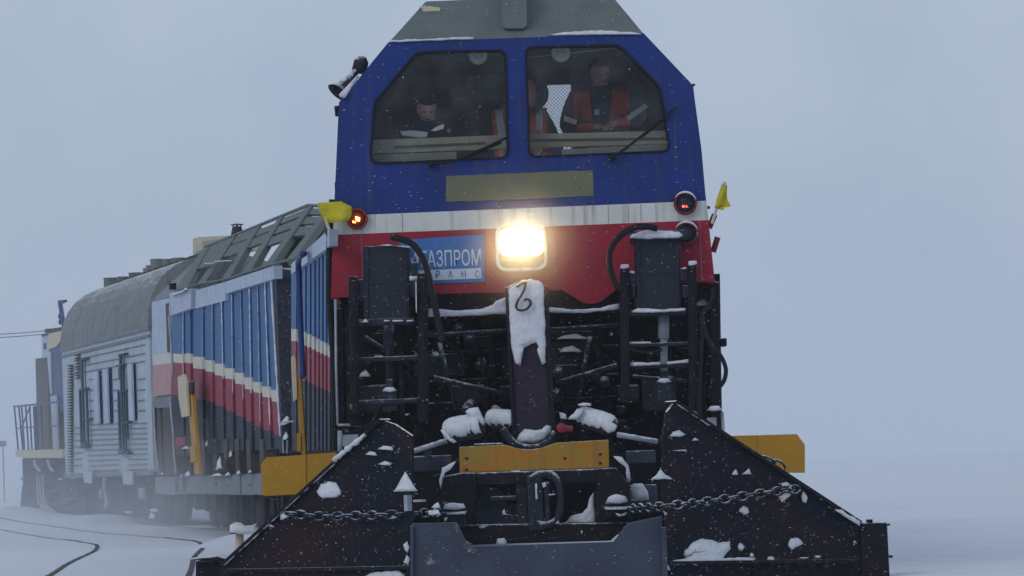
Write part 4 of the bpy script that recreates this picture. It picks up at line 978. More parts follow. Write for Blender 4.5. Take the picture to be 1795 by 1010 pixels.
mb = MB(); mb.prism(ff, [(346, 416), (404, 413), (410, 413), (410, 440), (346, 450)], 0, -.6, mi=0); mb.prism(ff, [(338, 418), (346, 417), (346, 470), (338, 470)], .0, -.6, mi=0); mb.prism(ff, [(355, 423), (388, 419), (388, 434), (355, 440)], .02, 0, mi=1)
mb.build('heater_cabin', ['cream', 'desk'], V2)
mb = MB(); fc2 = Pl(o2 - n2 * 1.5, o2 - n2 * 1.5 + u2); c = fc2.at(416, 412)
mb.lathe(c, (0, 0, 1), [(-.1, .13), (.0, .125), (.16, .085), (.17, .0)], 14); mb.lathe(c, (0, 0, 1), [(.19, .125), (.20, .125), (.235, .03), (.24, 0)], 14)
for k in range(4): mb.tube([c + Vector((.07 * math.cos(k * 1.57), .07 * math.sin(k * 1.57), .15)), c + Vector((.08 * math.cos(k * 1.57), .08 * math.sin(k * 1.57), .20))], .012, 4)
cy_ = mb.build('chimney', 'rusty', V2); mb = MB(); mb.lathe(c, (0, 0, 1), [(-.12, .16), (-.05, .15), (-.03, .0)], 12); mb.build('snow_cap', 'snow', cy_, smooth=True)
mb = MB(); mb.lathe(E(303, 508, -.1), (0, 0, 1), [(0, .07), (.12, .07), (.16, .04), (.17, 0)], 10); mb.build('roof_lamp', 'dark', V2)
mb = MB(); snow_poly(mb, s2, [(299, 517), (306, 514), (314, 511), (326, 507), (322, 512), (302, 519)], .2, .03, .6); snow_poly(mb, s2, [(320, 509), (326, 504), (331, 508)], .2, .04, .4)
for (x0, y0, x1, y1) in ((488, 604, 508, 612), (488, 624, 508, 630), (376, 456, 408, 459), (358, 460, 376, 463)): snow_poly(mb, s2, [(x0, y1), (x0, y0 + 1), (x1, y0), (x1, y1 - 1)], -.35, .05, .7)
snow_poly(mb, s2, [(491, 746), (496, 736), (503, 729), (507, 732), (507, 742), (500, 745)], .1, .05, 1.); snow_poly(mb, s2, [(495, 770), (502, 757), (507, 767), (500, 772)], .1, .05, 1.)
for x, y, w, h in ((329, 830, 12, 10), (362, 777, 5, 12), (384, 812, 14, 26), (404, 795, 7, 14), (399, 831, 12, 8), (418, 828, 9, 8), (438, 826, 8, 7), (380, 832, 22, 6), (325, 785, 14, 6), (284, 830, 8, 5), (318, 833, 6, 5)):
    snow_poly(mb, s2, [(x - w / 2, y + h / 2), (x - w * .25, y - h * .1), (x + w * .15, y - h / 2), (x + w / 2, y + h * .35)], .24, .05, 1.2)
mb.build('snow_cap', 'snow', V2, smooth=True)
# the open vestibule at the near end: ledges, grating
mb = MB(); mb.prism(s2, [(480, 480), (487, 470), (510, 474), (512, 800), (492, 800)], -.6, -.8); mb.prism(s2, [(479, 490), (484, 488), (496, 790), (490, 795)], .12, -.3); mb.build('end_wall', 'dark2', V2)
mb = MB(); mb.rect(s2, 489, 632, 511, 655, -.4, -.5)
for i in range(8): mb.rect(s2, 491, 664 + i * 3.2, 509, 665.2 + i * 3.2, -.35, -.45)
mb.build('grating', 'pipe', V2)
# grey side beam and props
mb = MB(); mb.prism(s2, [(272, 836), (292, 836), (330, 834), (330, 866), (292, 868), (272, 865)], .18, .0); mb.prism(s2, [(330.6, 834), (420, 832), (420, 868), (330.6, 866)], .22, .0); mb.prism(s2, [(420.6, 832), (470, 829), (470, 868), (420.6, 868)], .20, .0)
sb = mb.build('side_beam', 'skirt', V2, bevel=.012)
mb = MB()
for x in (284, 312, 345, 380, 398, 440): mb.lathe(s2.at(x, 850, .22), n2, [(0, .02), (.02, .018), (.022, 0)], 8)
for x in (305, 318): mb.rect(s2, x, 838, x + 1.5, 863, .24, .2)
mb.build('bolt_head', 'skirt', sb)
mb = MB(); mb.prism(s2, [(327, 692), (336, 692), (349, 832), (341, 832)], .35, .29); mb.prism(s2, [(332, 782), (341, 780), (343, 808), (334, 812)], .38, .32); p_ = mb.build('wing_prop', 'yellow', V2, bevel=.01)
mb = MB(); mb.prism(s2, [(311, 661), (321, 656), (325, 670), (328, 730), (318, 732), (313, 700)], .42, .36); mb.rect(s2, 326, 670, 335, 692, .36, .3, mi=1); mb.build('prop_sleeve', ['cream', 'dark2'], p_, bevel=.015)
mb = MB()
for pts, r in ([[(299, 695), (300, 720), (304, 760), (305, 790), (309, 832)], .022], [[(270, 715), (273, 780), (279, 832)], .018], [[(296, 553), (300, 600), (303, 660)], .02], [[(496, 772), (497, 795)], .012], [[(504, 772), (503, 795)], .012], [[(490, 741), (520, 738)], .012]):
    mb.tube(spline([s2.at(x, y, .3) for x, y in pts], 4), r, 6)
mb.build('drain_pipe', 'pipe', V2, smooth=True)
mb = MB(); mb.rect(s2, 286, 714, 305, 835, .0, -.3, 0); mb.rect(s2, 275, 716, 283, 832, -.1, -.3, 0)
for x in (352, 372, 392, 412, 432, 455): mb.rect(s2, x, 770, x + 7, 835, .1, -.1)
mb.build('frame_leg', 'brown', V2)
mb = MB(); mb.rect(s2, 306, 765, 324, 785, .1, -.1); mb.build('red_tank', 'v2red', V2, bevel=.05)
# running gear built once and copied
def bogie_parts(mb):
    pass
def bogie(V, o, u, n, s0, axles, length):
    mb = MB()
    wbox(mb, o, u, n, s0 - .2, s0 + length + .2, .42, .92, .42, .62); wbox(mb, o, u, n, s0 + length * .35, s0 + length * .65, .3, 1.05, .40, 2.6)
    for k in range(axles):
        s_ = s0 + .3 + (length - .6) * k / (axles - 1)
        wbox(mb, o, u, n, s_ - .16, s_ + .16, .32, .70, .34, .6)
        for q in range(6): mb.lathe(o + u * (s_ + .42) - n * .47 + Vector((0, 0, .42 + q * .07)), (0, 0, 1), [(0, .10), (.03, .115), (.06, .10)], 12)
    b = mb.build('bogie', 'dark', V, bevel=.01)
    for k in range(axles):
        s_ = s0 + .3 + (length - .6) * k / (axles - 1)
        for w in (.64, 2.1):
            mb = MB(); c = o + u * s_ - n * w + Vector((0, 0, .47)); mb.lathe(c, -n, [(-.02, .38), (0, .46), (.09, .47), (.10, .51), (.13, .51), (.13, .1)], 28)
            mb.build('wheel', 'dark2', b)
    return b
bogie(V2, o2, u2, n2, -1.0, 2, 2.6); bogie(V2, o2, u2, n2, 11.2, 3, 4.2)
mb = MB(); wbox(mb, o2, u2, n2, 2.2, 10.8, .25, .62, .5, 2.6); wbox(mb, o2, u2, n2, 3.0, 5.5, .1, .55, .4, 2.5)
for i in range(14):
    s_ = r6.uniform(1.8, 11); wbox(mb, o2, u2, n2, s_, s_ + r6.uniform(.1, .6), r6.uniform(.05, .3), .62, r6.uniform(.3, .5), .7)
mb.build('underframe', 'dark', V2, bevel=.01)

# ================================================================ THIRD VEHICLE: round-roofed wagon
o3 = Vector((-7.12, 78, 0)); s3 = Pl((-7.12, 78), (-9.99, 89)); u3 = s3.u if s3.u.y > 0 else -s3.u; n3 = s3.n
V3 = thing('covered_wagon', 'pale wagon with tall rounded grey roof and roof drums, third in the train', 'wagon', (-8.5, 83.5, 0))
Lw = (s3.at(111, 700) - o3).dot(u3)
ze = s3.at(250, 578).z; zb = s3.at(258, 828).z
mb = MB(); wbox(mb, o3, u3, n3, 0, Lw, zb, ze, 0, 3.0); body3 = mb.build('body', 'wagon', V3)
mb = MB(); prof = []
zr = 1.42
for k in range(17):
    a = math.pi * k / 16; prof.append((1.5 - 1.53 * math.copysign(abs(math.cos(a)) ** .8, math.cos(a)), ze + zr * math.sin(a) ** .85))
vs = []
for s_ in (-.03, 0.5, Lw * .33, Lw * .66, Lw + .03):
    for w, z in prof: vs.append(o3 + u3 * s_ - n3 * w + Vector((0, 0, z)))
n_ = len(prof); fs = [(i * n_ + j, i * n_ + j + 1, (i + 1) * n_ + j + 1, (i + 1) * n_ + j) for i in range(4) for j in range(n_ - 1)]
fs += [tuple(range(n_))[::-1], tuple(range(4 * n_, 5 * n_))]
mb.add(vs, fs); roof3 = mb.build('roof', 'wroof', V3)
mb = MB()
for s_ in [Lw * k / 6 for k in range(1, 6)]:
    mb.tube([o3 + u3 * s_ - n3 * w + Vector((0, 0, z - .004)) for w, z in prof], .008, 5)
mb.build('roof_seam', 'wroof', roof3, smooth=True)
mb = MB(); wbox(mb, o3, u3, n3, -.06, Lw + .06, ze - .04, ze + .05, -.04, 0); wbox(mb, o3, u3, n3, -.04, Lw + .04, ze - .17, ze - .12, -.03, 0); wbox(mb, o3, u3, n3, -.02, Lw, zb - .06, zb + .04, -.05, 0)
mb.build('cornice', 'skirt', V3)
mb = MB(); wbox(mb, o3, u3, n3, -.05, -.0, zb, ze, .06, 2.9); mb.build('end_wall', 'navy', V3)
# roof walkway and drums
rp3 = Pl(o3 - n3 * 1.3, o3 - n3 * 1.3 + u3); zt = ze + zr
mb = MB(); wbox(mb, o3, u3, n3, .3, Lw - .6, zt + .0, zt + .04, 1.1, 1.9)
for k in range(12): wbox(mb, o3, u3, n3, .5 + k * .85, .6 + k * .85, zt - .12, zt + .0, .95, 2.0)
mb.build('roof_walkway', 'brown', roof3)
for i, (x0, x1, y0, y1) in enumerate([(182, 206, 487, 503), (206, 225, 485, 498), (226, 251, 478, 494), (251, 257, 470, 484), (256, 266, 465, 484), (264, 286, 454, 478), (284, 301, 454, 476), (301, 326, 452, 474)]):
    c = rp3.at((x0 + x1) / 2, y1); t_ = rp3.at((x0 + x1) / 2, y0); r_ = (rp3.at(x1, y0) - rp3.at(x0, y0)); rad = (r_ - u3 * r_.dot(u3) * .0).x / 2
    rad = (x1 - x0) / 2 / F * c.y; c.z = max(c.z, zt + .02) if i < 0 else c.z
    h = t_.z - c.z; mb = MB()
    mb.lathe(c, (0, 0, 1), [(0, rad * .95), (h * .06, rad), (h * .9, rad), (h * .93, rad * 1.04), (h, rad * 1.03), (h * 1.0, rad * .85), (h * .9, 0)], 20)
    for k in range(3):
        w = k * 2.09 + .4; mb.tube([c + Vector((rad * .7 * math.cos(w), rad * .7 * math.sin(w), .02)), c + Vector((rad * .7 * math.cos(w), rad * .7 * math.sin(w), -(c.z - zt) - .12))], .018, 5)
    mb.build('roof_vent', 'wroof' if i > 2 else 'roofgrey', roof3)
mb = MB()
for y in range(564, 596, 4): mb.rect(s3, 143, y, 147, y + 1.2, .0 + (595 - y) * -.004, -.3)
for y in range(640, 830, 5): mb.rect(s3, 118, y, 123, y + 2.2, .08, .0)
for y in range(622, 665, 5): mb.rect(s3, 130, y, 136, y + 1.6, .07, .0)
mb.build('ladder_rung', 'brown', V3)
mb = MB()
def bar(x, y0, y1, w, d): mb.rect(s3, x - w / 2, y0, x + w / 2, y1, d, d - .04)
for x, y0, y1, w in ((144, 630, 786, 2.2), (140, 682, 782, 1.4), (152, 682, 786, 1.2), (212, 620, 792, 2.6), (207.5, 685, 790, 1.6), (217, 650, 790, 1.4), (221, 690, 770, 1)): bar(x, y0, y1, w, .09)
for x, y in ((144, 630), (144, 682), (212, 621), (214, 685), (145, 784), (212, 789), (219, 793), (209, 640), (150, 735), (218, 740)): mb.rect(s3, x - 6, y - 1, x + 6, y + 2, .10, .02)
mb.rect(s3, 207, 645, 211, 665, .1, .0); mb.rect(s3, 142, 776, 150, 786, .1, .0); mb.rect(s3, 206, 792, 222, 797, .1, 0)
mb.build('lock_bar', 'steelblue', V3)
mb = MB()
for x, y0, y1, w in ((168, 651, 743, 7), (185, 647, 742, 7), (228, 638, 737, 7)):
    bar(x, y0, y1, w, .10); 
mb.build('vertical_fin', 'pale', V3)
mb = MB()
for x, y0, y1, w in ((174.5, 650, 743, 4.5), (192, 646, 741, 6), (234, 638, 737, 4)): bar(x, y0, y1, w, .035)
mb.build('painted_fin_shadow', 'navy', V3)  # navy strips paint the shadow beside each fin
mb = MB()
def hline(x0, x1, y, dy, w=1., d=.03):
    mb.prism(s3, [(x0, y), (x1, y + dy), (x1, y + dy + w), (x0, y + w)], d, 0)
for k, y in enumerate([622, 631, 644, 655]): hline(128, 252, y, -(.24 - k * .02) * 124)
for y in range(744, 828, 9): hline(154, 206, y, -2, 1.2)
for y in range(742, 826, 9): hline(224, 256, y, -1, 1.2)
for y in range(750, 826, 11): hline(124, 142, y, -1, 1.2)
for y in (665, 684, 702, 720): hline(196, 206, y, -1, 1.2); hline(238, 252, y, -1.5, 1.2); hline(154, 166, y, -1, 1.2); hline(178, 182, y, 0, 1.2)
mb.build('panel_batten', 'skirt', V3)
mb = MB(); mb.prism(s3, [(145, 826), (161, 826), (160, 848), (147, 846)], .12, .08); mb.prism(s3, [(214, 826), (232, 826), (231, 850), (216, 849)], .12, .08); mb.build('step_plate', 'pale', V3)
bogie(V3, o3, u3, n3, .9, 2, 2.6); bogie(V3, o3, u3, n3, Lw - 3.4, 2, 2.6)
mb = MB(); wbox(mb, o3, u3, n3, .3, Lw - .3, .72, zb, .25, 2.8); wbox(mb, o3, u3, n3, 4.2, 7.0, .3, .8, .4, 2.4)
for i in range(12):
    s_ = r6.uniform(.4, Lw - .6); wbox(mb, o3, u3, n3, s_, s_ + r6.uniform(.1, .5), r6.uniform(.3, .6), .95, r6.uniform(.2, .4), .6)
mb.build('underframe', 'dark', V3, bevel=.01)
mb = MB(); mb.tube(spline([s3.at(x, y, .05) for x, y in [(184, 838), (183, 862), (188, 880), (185, 890)]], 4), .05, 8); mb.lathe(s3.at(179, 866, .1), n3, [(0, .1), (.05, .1), (.06, .05)], 14); mb.rect(s3, 242, 855, 248, 875, .1, 0); mb.build('brake_gear', 'pipe', V3, smooth=True)
mb = MB(); r7 = random.Random(31)
for x, y, w, h in ((165, 918, 22, 10), (130, 838, 12, 5), (105, 840, 6, 4), (266, 905, 12, 14), (270, 895, 16, 8), (225, 898, 16, 6), (125, 858, 3, 3)):
    snow_poly(mb, s3, blob(x, y, w, h, seed=x), -.1, .05, 1.5)
mb.build('snow_cap', 'snow', V3, smooth=True)

# ================================================================ FOURTH VEHICLE: locomotive with railed platform
s4 = Pl((-10.4, 92), (-12.9, 103)); u4 = s4.u if s4.u.y > 0 else -s4.u; n4 = s4.n; o4 = Vector((-10.4, 92, 0))
V4 = thing('shunting_locomotive', 'dark blue and brown locomotive with railed cream platform at the tail of the train', 'locomotive', (-11.6, 97, 0))
mb = MB(); mb.prism(s4, [(27, 789), (109, 789), (109, 803), (40, 803), (28, 800)], 0, -2.9); mb.build('platform', 'cream', V4)
mb = MB()
for x, xb in ((25, 32), (33, 40), (38, 43), (45, 50), (52, 56), (60, 63), (63, 67), (72, 75)):
    mb.tube([s4.at(x, 712, -.05), s4.at(xb, 789, -.05)], .022 if x != 60 else .035, 6)
mb.tube([s4.at(24, 713, -.05), s4.at(62, 709, -.05), s4.at(108, 704, -.05)], .024, 6); mb.tube([s4.at(28, 751, -.05), s4.at(106, 746, -.05)], .016, 6); mb.tube([s4.at(52, 714, -.05), s4.at(37, 752, -.05), s4.at(41, 789, -.05)], .02, 6)
mb.build('railing', 'navy', V4)
b4 = Pl(o4 - n4 * .7, o4 - n4 * .7 + u4)
mb = MB(); mb.prism(b4, [(62, 629), (84, 626), (86, 790), (66, 790)], 0, -1.6, mi=0); mb.prism(b4, [(86, 606), (116, 590), (118, 720), (90, 722)], .08, -1.8, mi=1); mb.prism(b4, [(90, 722), (118, 720), (118, 792), (92, 792)], .0, -1.8, mi=0)
mb.prism(b4, [(73, 590), (84, 588), (86, 626), (73, 628)], .05, -.1, mi=2); mb.prism(b4, [(84, 613), (84, 585), (112, 579), (112, 590), (98, 608)], .1, -1.5, mi=3); mb.prism(b4, [(104, 640), (114, 636), (114, 668), (105, 668)], .05, 0, mi=4); mb.prism(b4, [(103, 622), (114, 618), (114, 636), (103, 640)], .05, 0, mi=0)
mb.build('body', ['brown', 'navy', 'pale', 'cream', 'pale'], V4)
mb = MB(); mb.prism(b4, [(82, 618), (88, 617), (90, 690), (88, 692)], .12, .09); mb.prism(b4, [(88, 695), (98, 693), (101, 789), (93, 790)], .16, .12); mb.build('exhaust_pipe', 'pale', V4)
mb = MB(); mb.prism(b4, [(72, 586), (86, 583), (86, 587), (72, 590)], .1, -1.6); 
for x in (78, 90, 98, 106): mb.rect(b4, x, 577, x + 4, 583, .0, -.4)
mb.prism(b4, [(90, 576), (112, 573), (112, 577), (90, 580)], -.2, -1.); mb.rect(b4, 76, 602, 80, 612, .07, 0)
mb.build('roof_equipment', 'brown', V4)
mb = MB(); mb.tube([b4.at(112, 572, -.5), b4.at(105, 529, -.5)], .06, 6); mb.tube([b4.at(105, 569, -.5), b4.at(106, 536, -.5)], .015, 5); mb.rect(b4, 104, 527, 111, 531, -.4, -.5); mb.lathe(b4.at(105, 560, -.5), (0, 0, 1), [(0, .03), (.1, .05), (.15, .02)], 8); mb.lathe(b4.at(105.5, 569, -.5), (0, 0, 1), [(0, .03), (.08, .05), (.12, .02)], 8); mb.build('aerial_mast', 'navy', V4)
mb = MB(); mb.prism(s4, [(40, 803), (112, 803), (150, 830), (150, 905), (102, 925), (64, 912), (62, 900), (35, 888), (38, 860), (42, 830)], -.1, -2.2)
for i in range(14): x = r6.uniform(45, 130); y = r6.uniform(810, 885); mb.rect(s4, x, y, x + r6.uniform(4, 16), y + r6.uniform(4, 16), r6.uniform(-.05, .1), -.2)
mb.build('underframe', 'dark', V4, bevel=.01)
bogie(V4, o4, u4, n4, -1.0, 3, 4.0); bogie(V4, o4, u4, n4, 4.2, 3, 4.0)
mb = MB()
for k in (0, 5, 10): mb.tube(spline([s4.at(x + k, y, .15) for x, y in [(66, 834), (66, 855), (69, 882), (82, 894), (100, 908)]], 5), .03, 6)
mb.tube(spline([s4.at(x, y, .1) for x, y in [(60, 808), (64, 820), (72, 826)]], 4), .04, 6); mb.tube(spline([s4.at(x, y, .1) for x, y in [(84, 808), (88, 820), (94, 826)]], 4), .04, 6)
mb.build('brake_hose', 'pipe', V4, smooth=True)
mb = MB(); mb.tube([s4.at(41, 805, .0), s4.at(42, 838, .0)], .03, 6); mb.tube([s4.at(38, 840, .0), s4.at(44, 842, .0)], .03, 6); mb.build('step_bracket', 'navy', V4)

# ================================================================ overhead wires, sign, snow-covered post
for i, (ya, yb, lab) in enumerate(((570.5, 565, 'upper of the two thin overhead wires running in from the left above the last locomotive'), (575.5, 571, 'lower of the two thin overhead wires running in from the left above the last locomotive'))):
    mb = MB(); A = P(-260, ya + 8, 112); B = P(200, yb, 112); pts = []
    for k in range(25): t = k / 24; p = A.lerp(B, t); p.z -= .25 * math.sin(math.pi * t); pts.append(p)
    mb.tube(pts, .011, 5); tag(mb.build('overhead_wire', 'navy'), lab, 'wire', 'overhead wires')
t = thing('trackside_sign', 'faint pale board on a thin post in the mist at the far left edge', 'sign', P(6, 850, 190))
t.location.z = 0
mb = MB(); mb.tube([P(5, 781, 190), Vector((P(5, 781, 190).x, 190, -.1))], .04, 6); mb.build('post', 'pipe', t)
mb = MB(); mb.rect(FP(189.9), -8, 773, 11, 783, 0, -.04); mb.build('board', 'skirt', t)
t = thing('ground_post', 'short stub post with a snow-heaped crossbar in front of the second car', 'post', Vector((P(421, 955, 44).x, 44, -.1)))
mb = MB(); mb.tube([P(420, 968, 44), P(420, 934, 44)], .045, 10); mb.build('stem', 'cream', t)
mb = MB(); mb.rect(FP(43.9), 403, 924, 432, 936, .05, -.12); mb.rect(FP(43.9), 430, 926, 456, 934, .02, -.1); mb.build('crossbar', 'dark2', t, bevel=.01)
mb = MB(); snow_poly(mb, FP(43.8), [(402, 932), (403, 920), (412, 916), (424, 917), (430, 922), (442, 921), (452, 915), (450, 922), (458, 929), (458, 936), (432, 937), (404, 934)], .0, .09, 1.); mb.build('snow_cap', 'snow', t, smooth=True)
# snow heaps against the plough and along the track
def heap(cx, cy, rx, ry, h, seed, label):
    r = random.Random(seed); vs = []; nr, na = 7, 26
    ph = [r.uniform(0, 6.28) for _ in range(4)]
    for i in range(nr + 1):
        t = i / nr
        for j in range(na):
            a = 2 * math.pi * j / na; k = 1 + .16 * math.sin(3 * a + ph[0]) + .09 * math.sin(7 * a + ph[1])
            z = h * (math.cos(t * math.pi / 2) ** 1.2) * (1 + .15 * math.sin(5 * a + ph[2]) * t) - .16
            vs.append((cx + rx * t * k * math.cos(a), cy + ry * t * k * math.sin(a), z))
    fs = [(i * na + j, i * na + (j + 1) % na, (i + 1) * na + (j + 1) % na, (i + 1) * na + j) for i in range(nr) for j in range(na)]
    mb = MB(); mb.add(vs, fs); o = mb.build('snow_heap', 'snow', smooth=True); struct(o, 'stuff')
heap(-2.35, 34.0, .8, 1.0, .42, 3, ''); heap(-3.4, 55.5, 1.3, 2.2, .35, 5, ''); heap(-8.8, 82, 2.0, 5, .38, 6, '')

# ================================================================ people in the cab
def skinned(chains, radii, levels=1):
    """chains of joint names over a dict -> one skinned, smooth mesh"""
    me = bpy.data.meshes.new('tmp'); names = list(radii); idx = {n: i for i, n in enumerate(names)}
    me.from_pydata([radii[n][0] for n in names], [(idx[a], idx[b]) for a, b in chains], [])
    o = bpy.data.objects.new('tmp', me); S.collection.objects.link(o)
    o.modifiers.new('s', 'SKIN'); me.skin_vertices[0].data[0].use_root = True
    for n in names:
        r = radii[n][1]; me.skin_vertices[0].data[idx[n]].radius = (r, r) if not isinstance(r, tuple) else r
    sb = o.modifiers.new('ss', 'SUBSURF'); sb.levels = levels; sb.render_levels = levels
    dg = bpy.context.evaluated_depsgraph_get(); res = bpy.data.meshes.new_from_object(o.evaluated_get(dg)); bpy.data.objects.remove(o)
    return res
def link_mesh(me, name, m, parent, remesh=0):
    o = bpy.data.objects.new(name, me); S.collection.objects.link(o)
    me.materials.clear(); me.materials.append(M[m])
    if remesh: r = o.modifiers.new('fuse', 'REMESH'); r.mode = 'VOXEL'; r.voxel_size = remesh; r.use_smooth_shade = True
    for p in me.polygons: p.use_smooth = True
    if parent: o.parent = parent
    return o
def head_mesh(bm, c, yaw, pitch, s=1.):
    """skull with brow, nose, lips, chin and ears; faces -Y before turning"""
    Rm = Matrix.Rotation(yaw, 4, 'Z') @ Matrix.Rotation(pitch, 4, 'X')
    res = bmesh.ops.create_uvsphere(bm, u_segments=28, v_segments=20, radius=1)
    for v in res['verts']:
        x, y, z = v.co; w = .078 * (1 - .22 * max(0, -z) ** 1.5); q = Vector((x * w, y * .098, z * .122))
        if y < 0:
            if z < -.35: q.y *= .92
            e = math.exp(-((abs(x) - .38) / .16) ** 2 - ((z - .02) / .13) ** 2); q.y += .016 * e
            q.y -= .010 * math.exp(-((z - .22) / .10) ** 2 - (x / .6) ** 2)
            q.y -= .006 * math.exp(-((z + .52) / .07) ** 2 - (x / .3) ** 2); q.y -= .012 * math.exp(-((z + .85) / .15) ** 2 - (x / .3) ** 2)
        v.co = c + Rm.to_3x3() @ (q * s)
    def lump(p, r, sc):
        rr_ = bmesh.ops.create_uvsphere(bm, u_segments=10, v_segments=8, radius=r)
        for v in rr_['verts']: v.co = c + Rm.to_3x3() @ ((Vector((v.co.x * sc[0], v.co.y * sc[1], v.co.z * sc[2])) + Vector(p)) * s)
    lump((0, -.103, -.012), .014, (1, 1.2, 2.2)); lump((0, -.112, -.03), .012, (1.3, 1., .9))
    for k in (-1, 1): lump((k * .077, .005, -.005), .022, (.4, .9, 1.5))
    return Rm.to_3x3()
def person(label, base, J, head, yaw, pitch, vest, hood=False, hair=True, grip=None):
    t = thing('person', label, 'person', base, 'crew in the cab')
    b = Vector(base); J = {k: Vector(v) for k, v in J.items()}
    def V(p): return Vector(p)
    rad = {'pelvis': (J['pelvis'], .125), 'waist': (J['waist'], (.135, .10)), 'chest': (J['chest'], (.155, .11)), 'neckb': (J['neck'], .06), 'headb': (V(head) - V((0, 0, .04)), .058)}
    ch = [('pelvis', 'waist'), ('waist', 'chest'), ('chest', 'neckb'), ('neckb', 'headb')]
    for s_, k in ((-1, 'l'), (1, 'r')):
        rad[k + 'sh'] = (J[k + 'sh'], .062); rad[k + 'el'] = (J[k + 'el'], .046); rad[k + 'wr'] = (J[k + 'wr'], .030); rad[k + 'pa'] = (V(J[k + 'wr']) + (V(J[k + 'wr']) - V(J[k + 'el'])).normalized() * .06, (.038, .02))
        rad[k + 'hi'] = (J[k + 'hi'], .095); rad[k + 'kn'] = (J[k + 'kn'], .062); rad[k + 'an'] = (J[k + 'an'], .042); rad[k + 'to'] = (V(J[k + 'an']) + V((0, -.16, -.05)), .038)
        ch += [('chest', k + 'sh'), (k + 'sh', k + 'el'), (k + 'el', k + 'wr'), (k + 'wr', k + 'pa'), ('pelvis', k + 'hi'), (k + 'hi', k + 'kn'), (k + 'kn', k + 'an'), (k + 'an', k + 'to')]
    body = skinned(ch, rad); bm = bmesh.new(); bm.from_mesh(body)
    Rm = head_mesh(bm, V(head), yaw, pitch)
    # five fingers on each hand, each its own bent, tapering chain rooted in the palm
    for k in 'lr':
        w = V(J[k + 'wr']); d = (w - V(J[k + 'el'])).normalized(); side = d.cross(V((0, 0, 1))).normalized(); dn = side.cross(d).normalized() * -1
        if dn.z > 0: dn = -dn
        inn = side * (1 if (V(J['chest']) - w).dot(side) > 0 else -1)
        for f_, ln in ((-.028, .062), (-.010, .075), (.009, .070), (.026, .055)):
            r0 = w + d * .07 + side * f_; pts = [r0, r0 + d * ln * .45 + dn * .008, r0 + d * ln * .8 + dn * .026, r0 + d * ln * .95 + dn * .045]
            mb_ = MB(); mb_.tube(pts, [.0095, .009, .008, .006], 6); vv = [bm.verts.new(p) for p in mb_.v]
            for fc_ in mb_.f: bm.faces.new([vv[i] for i in fc_])
        r0 = w + d * .03 + inn * .028; mb_ = MB(); mb_.tube([r0, r0 + inn * .022 + d * .025, r0 + inn * .028 + d * .05 + dn * .012], [.011, .010, .007], 6); vv = [bm.verts.new(p) for p in mb_.v]
        for fc_ in mb_.f: bm.faces.new([vv[i] for i in fc_])
    bm.to_mesh(body); bm.free(); link_mesh(body, 'body', 'skin' if vest else 'skinlit', t, .009)
    # eyes
    for k in (-1, 1):
        mb_ = MB(); c = V(head) + Rm @ V((k * .030, -.083, .006)); mb_.lathe(c, Rm @ V((0, -1, 0)), [(-.006, .008), (.002, .011), (.006, .006), (.007, 0)], 10)
        o = mb_.build('eye', 'hair', None); o.parent = t
    mb_ = MB(); mb_.tube([V(head) + Rm @ V((x, -.090 + abs(x) * .3, -.062)) for x in (-.022, -.01, 0, .01, .022)], .004, 5); o = mb_.build('mouth', 'red', None); o.parent = t
    if hair:
        bm = bmesh.new(); rr_ = bmesh.ops.create_uvsphere(bm, u_segments=28, v_segments=18, radius=1); r8 = random.Random(len(label)); kill = []
        for v in rr_['verts']:
            x, y, z = v.co
            if (y < -.15 and z < .42) or z < -.5 or (y < .1 and z < .05): kill.append(v)
            v.co = V(head) + Rm @ V((x * .088 * r8.uniform(.97, 1.04), y * .108, z * .132 + .002))
        bmesh.ops.delete(bm, geom=kill, context='VERTS'); hm = bpy.data.meshes.new('hair'); bm.to_mesh(hm); bm.free(); link_mesh(hm, 'hair', 'hair', t)
    if hood:
        mb_ = MB(); r8 = random.Random(4)
        ringc = V(head) + Rm @ V((0, .01, .0))
        for i in range(420):
            a = r8.uniform(0, 2 * math.pi); d = Rm @ V((math.cos(a), 0, math.sin(a))); c = ringc + d * .115; e = (d * r8.uniform(.5, 1) + Rm @ V((0, r8.uniform(-.7, .5), 0)) + V((0, 0, r8.uniform(-.3, .3)))).normalized() * r8.uniform(.03, .07)
            mb_.tube([c, c + e * .6, c + e + V((0, 0, -.008))], [.008, .005, .001], 4)
        mb_.build('fur_hood', 'hair', None).parent = t
        bm = bmesh.new(); rr_ = bmesh.ops.create_uvsphere(bm, u_segments=24, v_segments=16, radius=1)
        for v in rr_['verts']: x, y, z = v.co; v.co = V(head) + Rm @ V((x * .11, y * .12 + .04, z * .14))
        bmesh.ops.delete(bm, geom=[v for v in bm.verts if (Rm.inverted() @ (v.co - V(head))).y < -.015], context='VERTS'); hm = bpy.data.meshes.new('hood'); bm.to_mesh(hm); bm.free(); link_mesh(hm, 'hood', 'navycloth', t)
    # jacket and trousers follow the body
    def grow(keys, g): return {k: (rad[k][0], tuple(x + g for x in rad[k][1]) if isinstance(rad[k][1], tuple) else rad[k][1] + g) for k in keys}
    jk = ['pelvis', 'waist', 'chest', 'neckb', 'lsh', 'lel', 'lwr', 'rsh', 'rel', 'rwr']; g_ = grow(jk, .034); g_['neckb'] = (g_['neckb'][0] - Vector((0, 0, .005)), .088)
    me_ = skinned([c for c in ch if c[0] in jk and c[1] in jk], g_); jme = me_; link_mesh(me_, 'jacket', 'navycloth', t)
    tk = ['pelvis', 'lhi', 'lkn', 'lan', 'rhi', 'rkn', 'ran']
    me_ = skinned([c for c in ch if c[0] in tk and c[1] in tk], grow(tk, .016)); link_mesh(me_, 'trousers', 'navycloth', t)
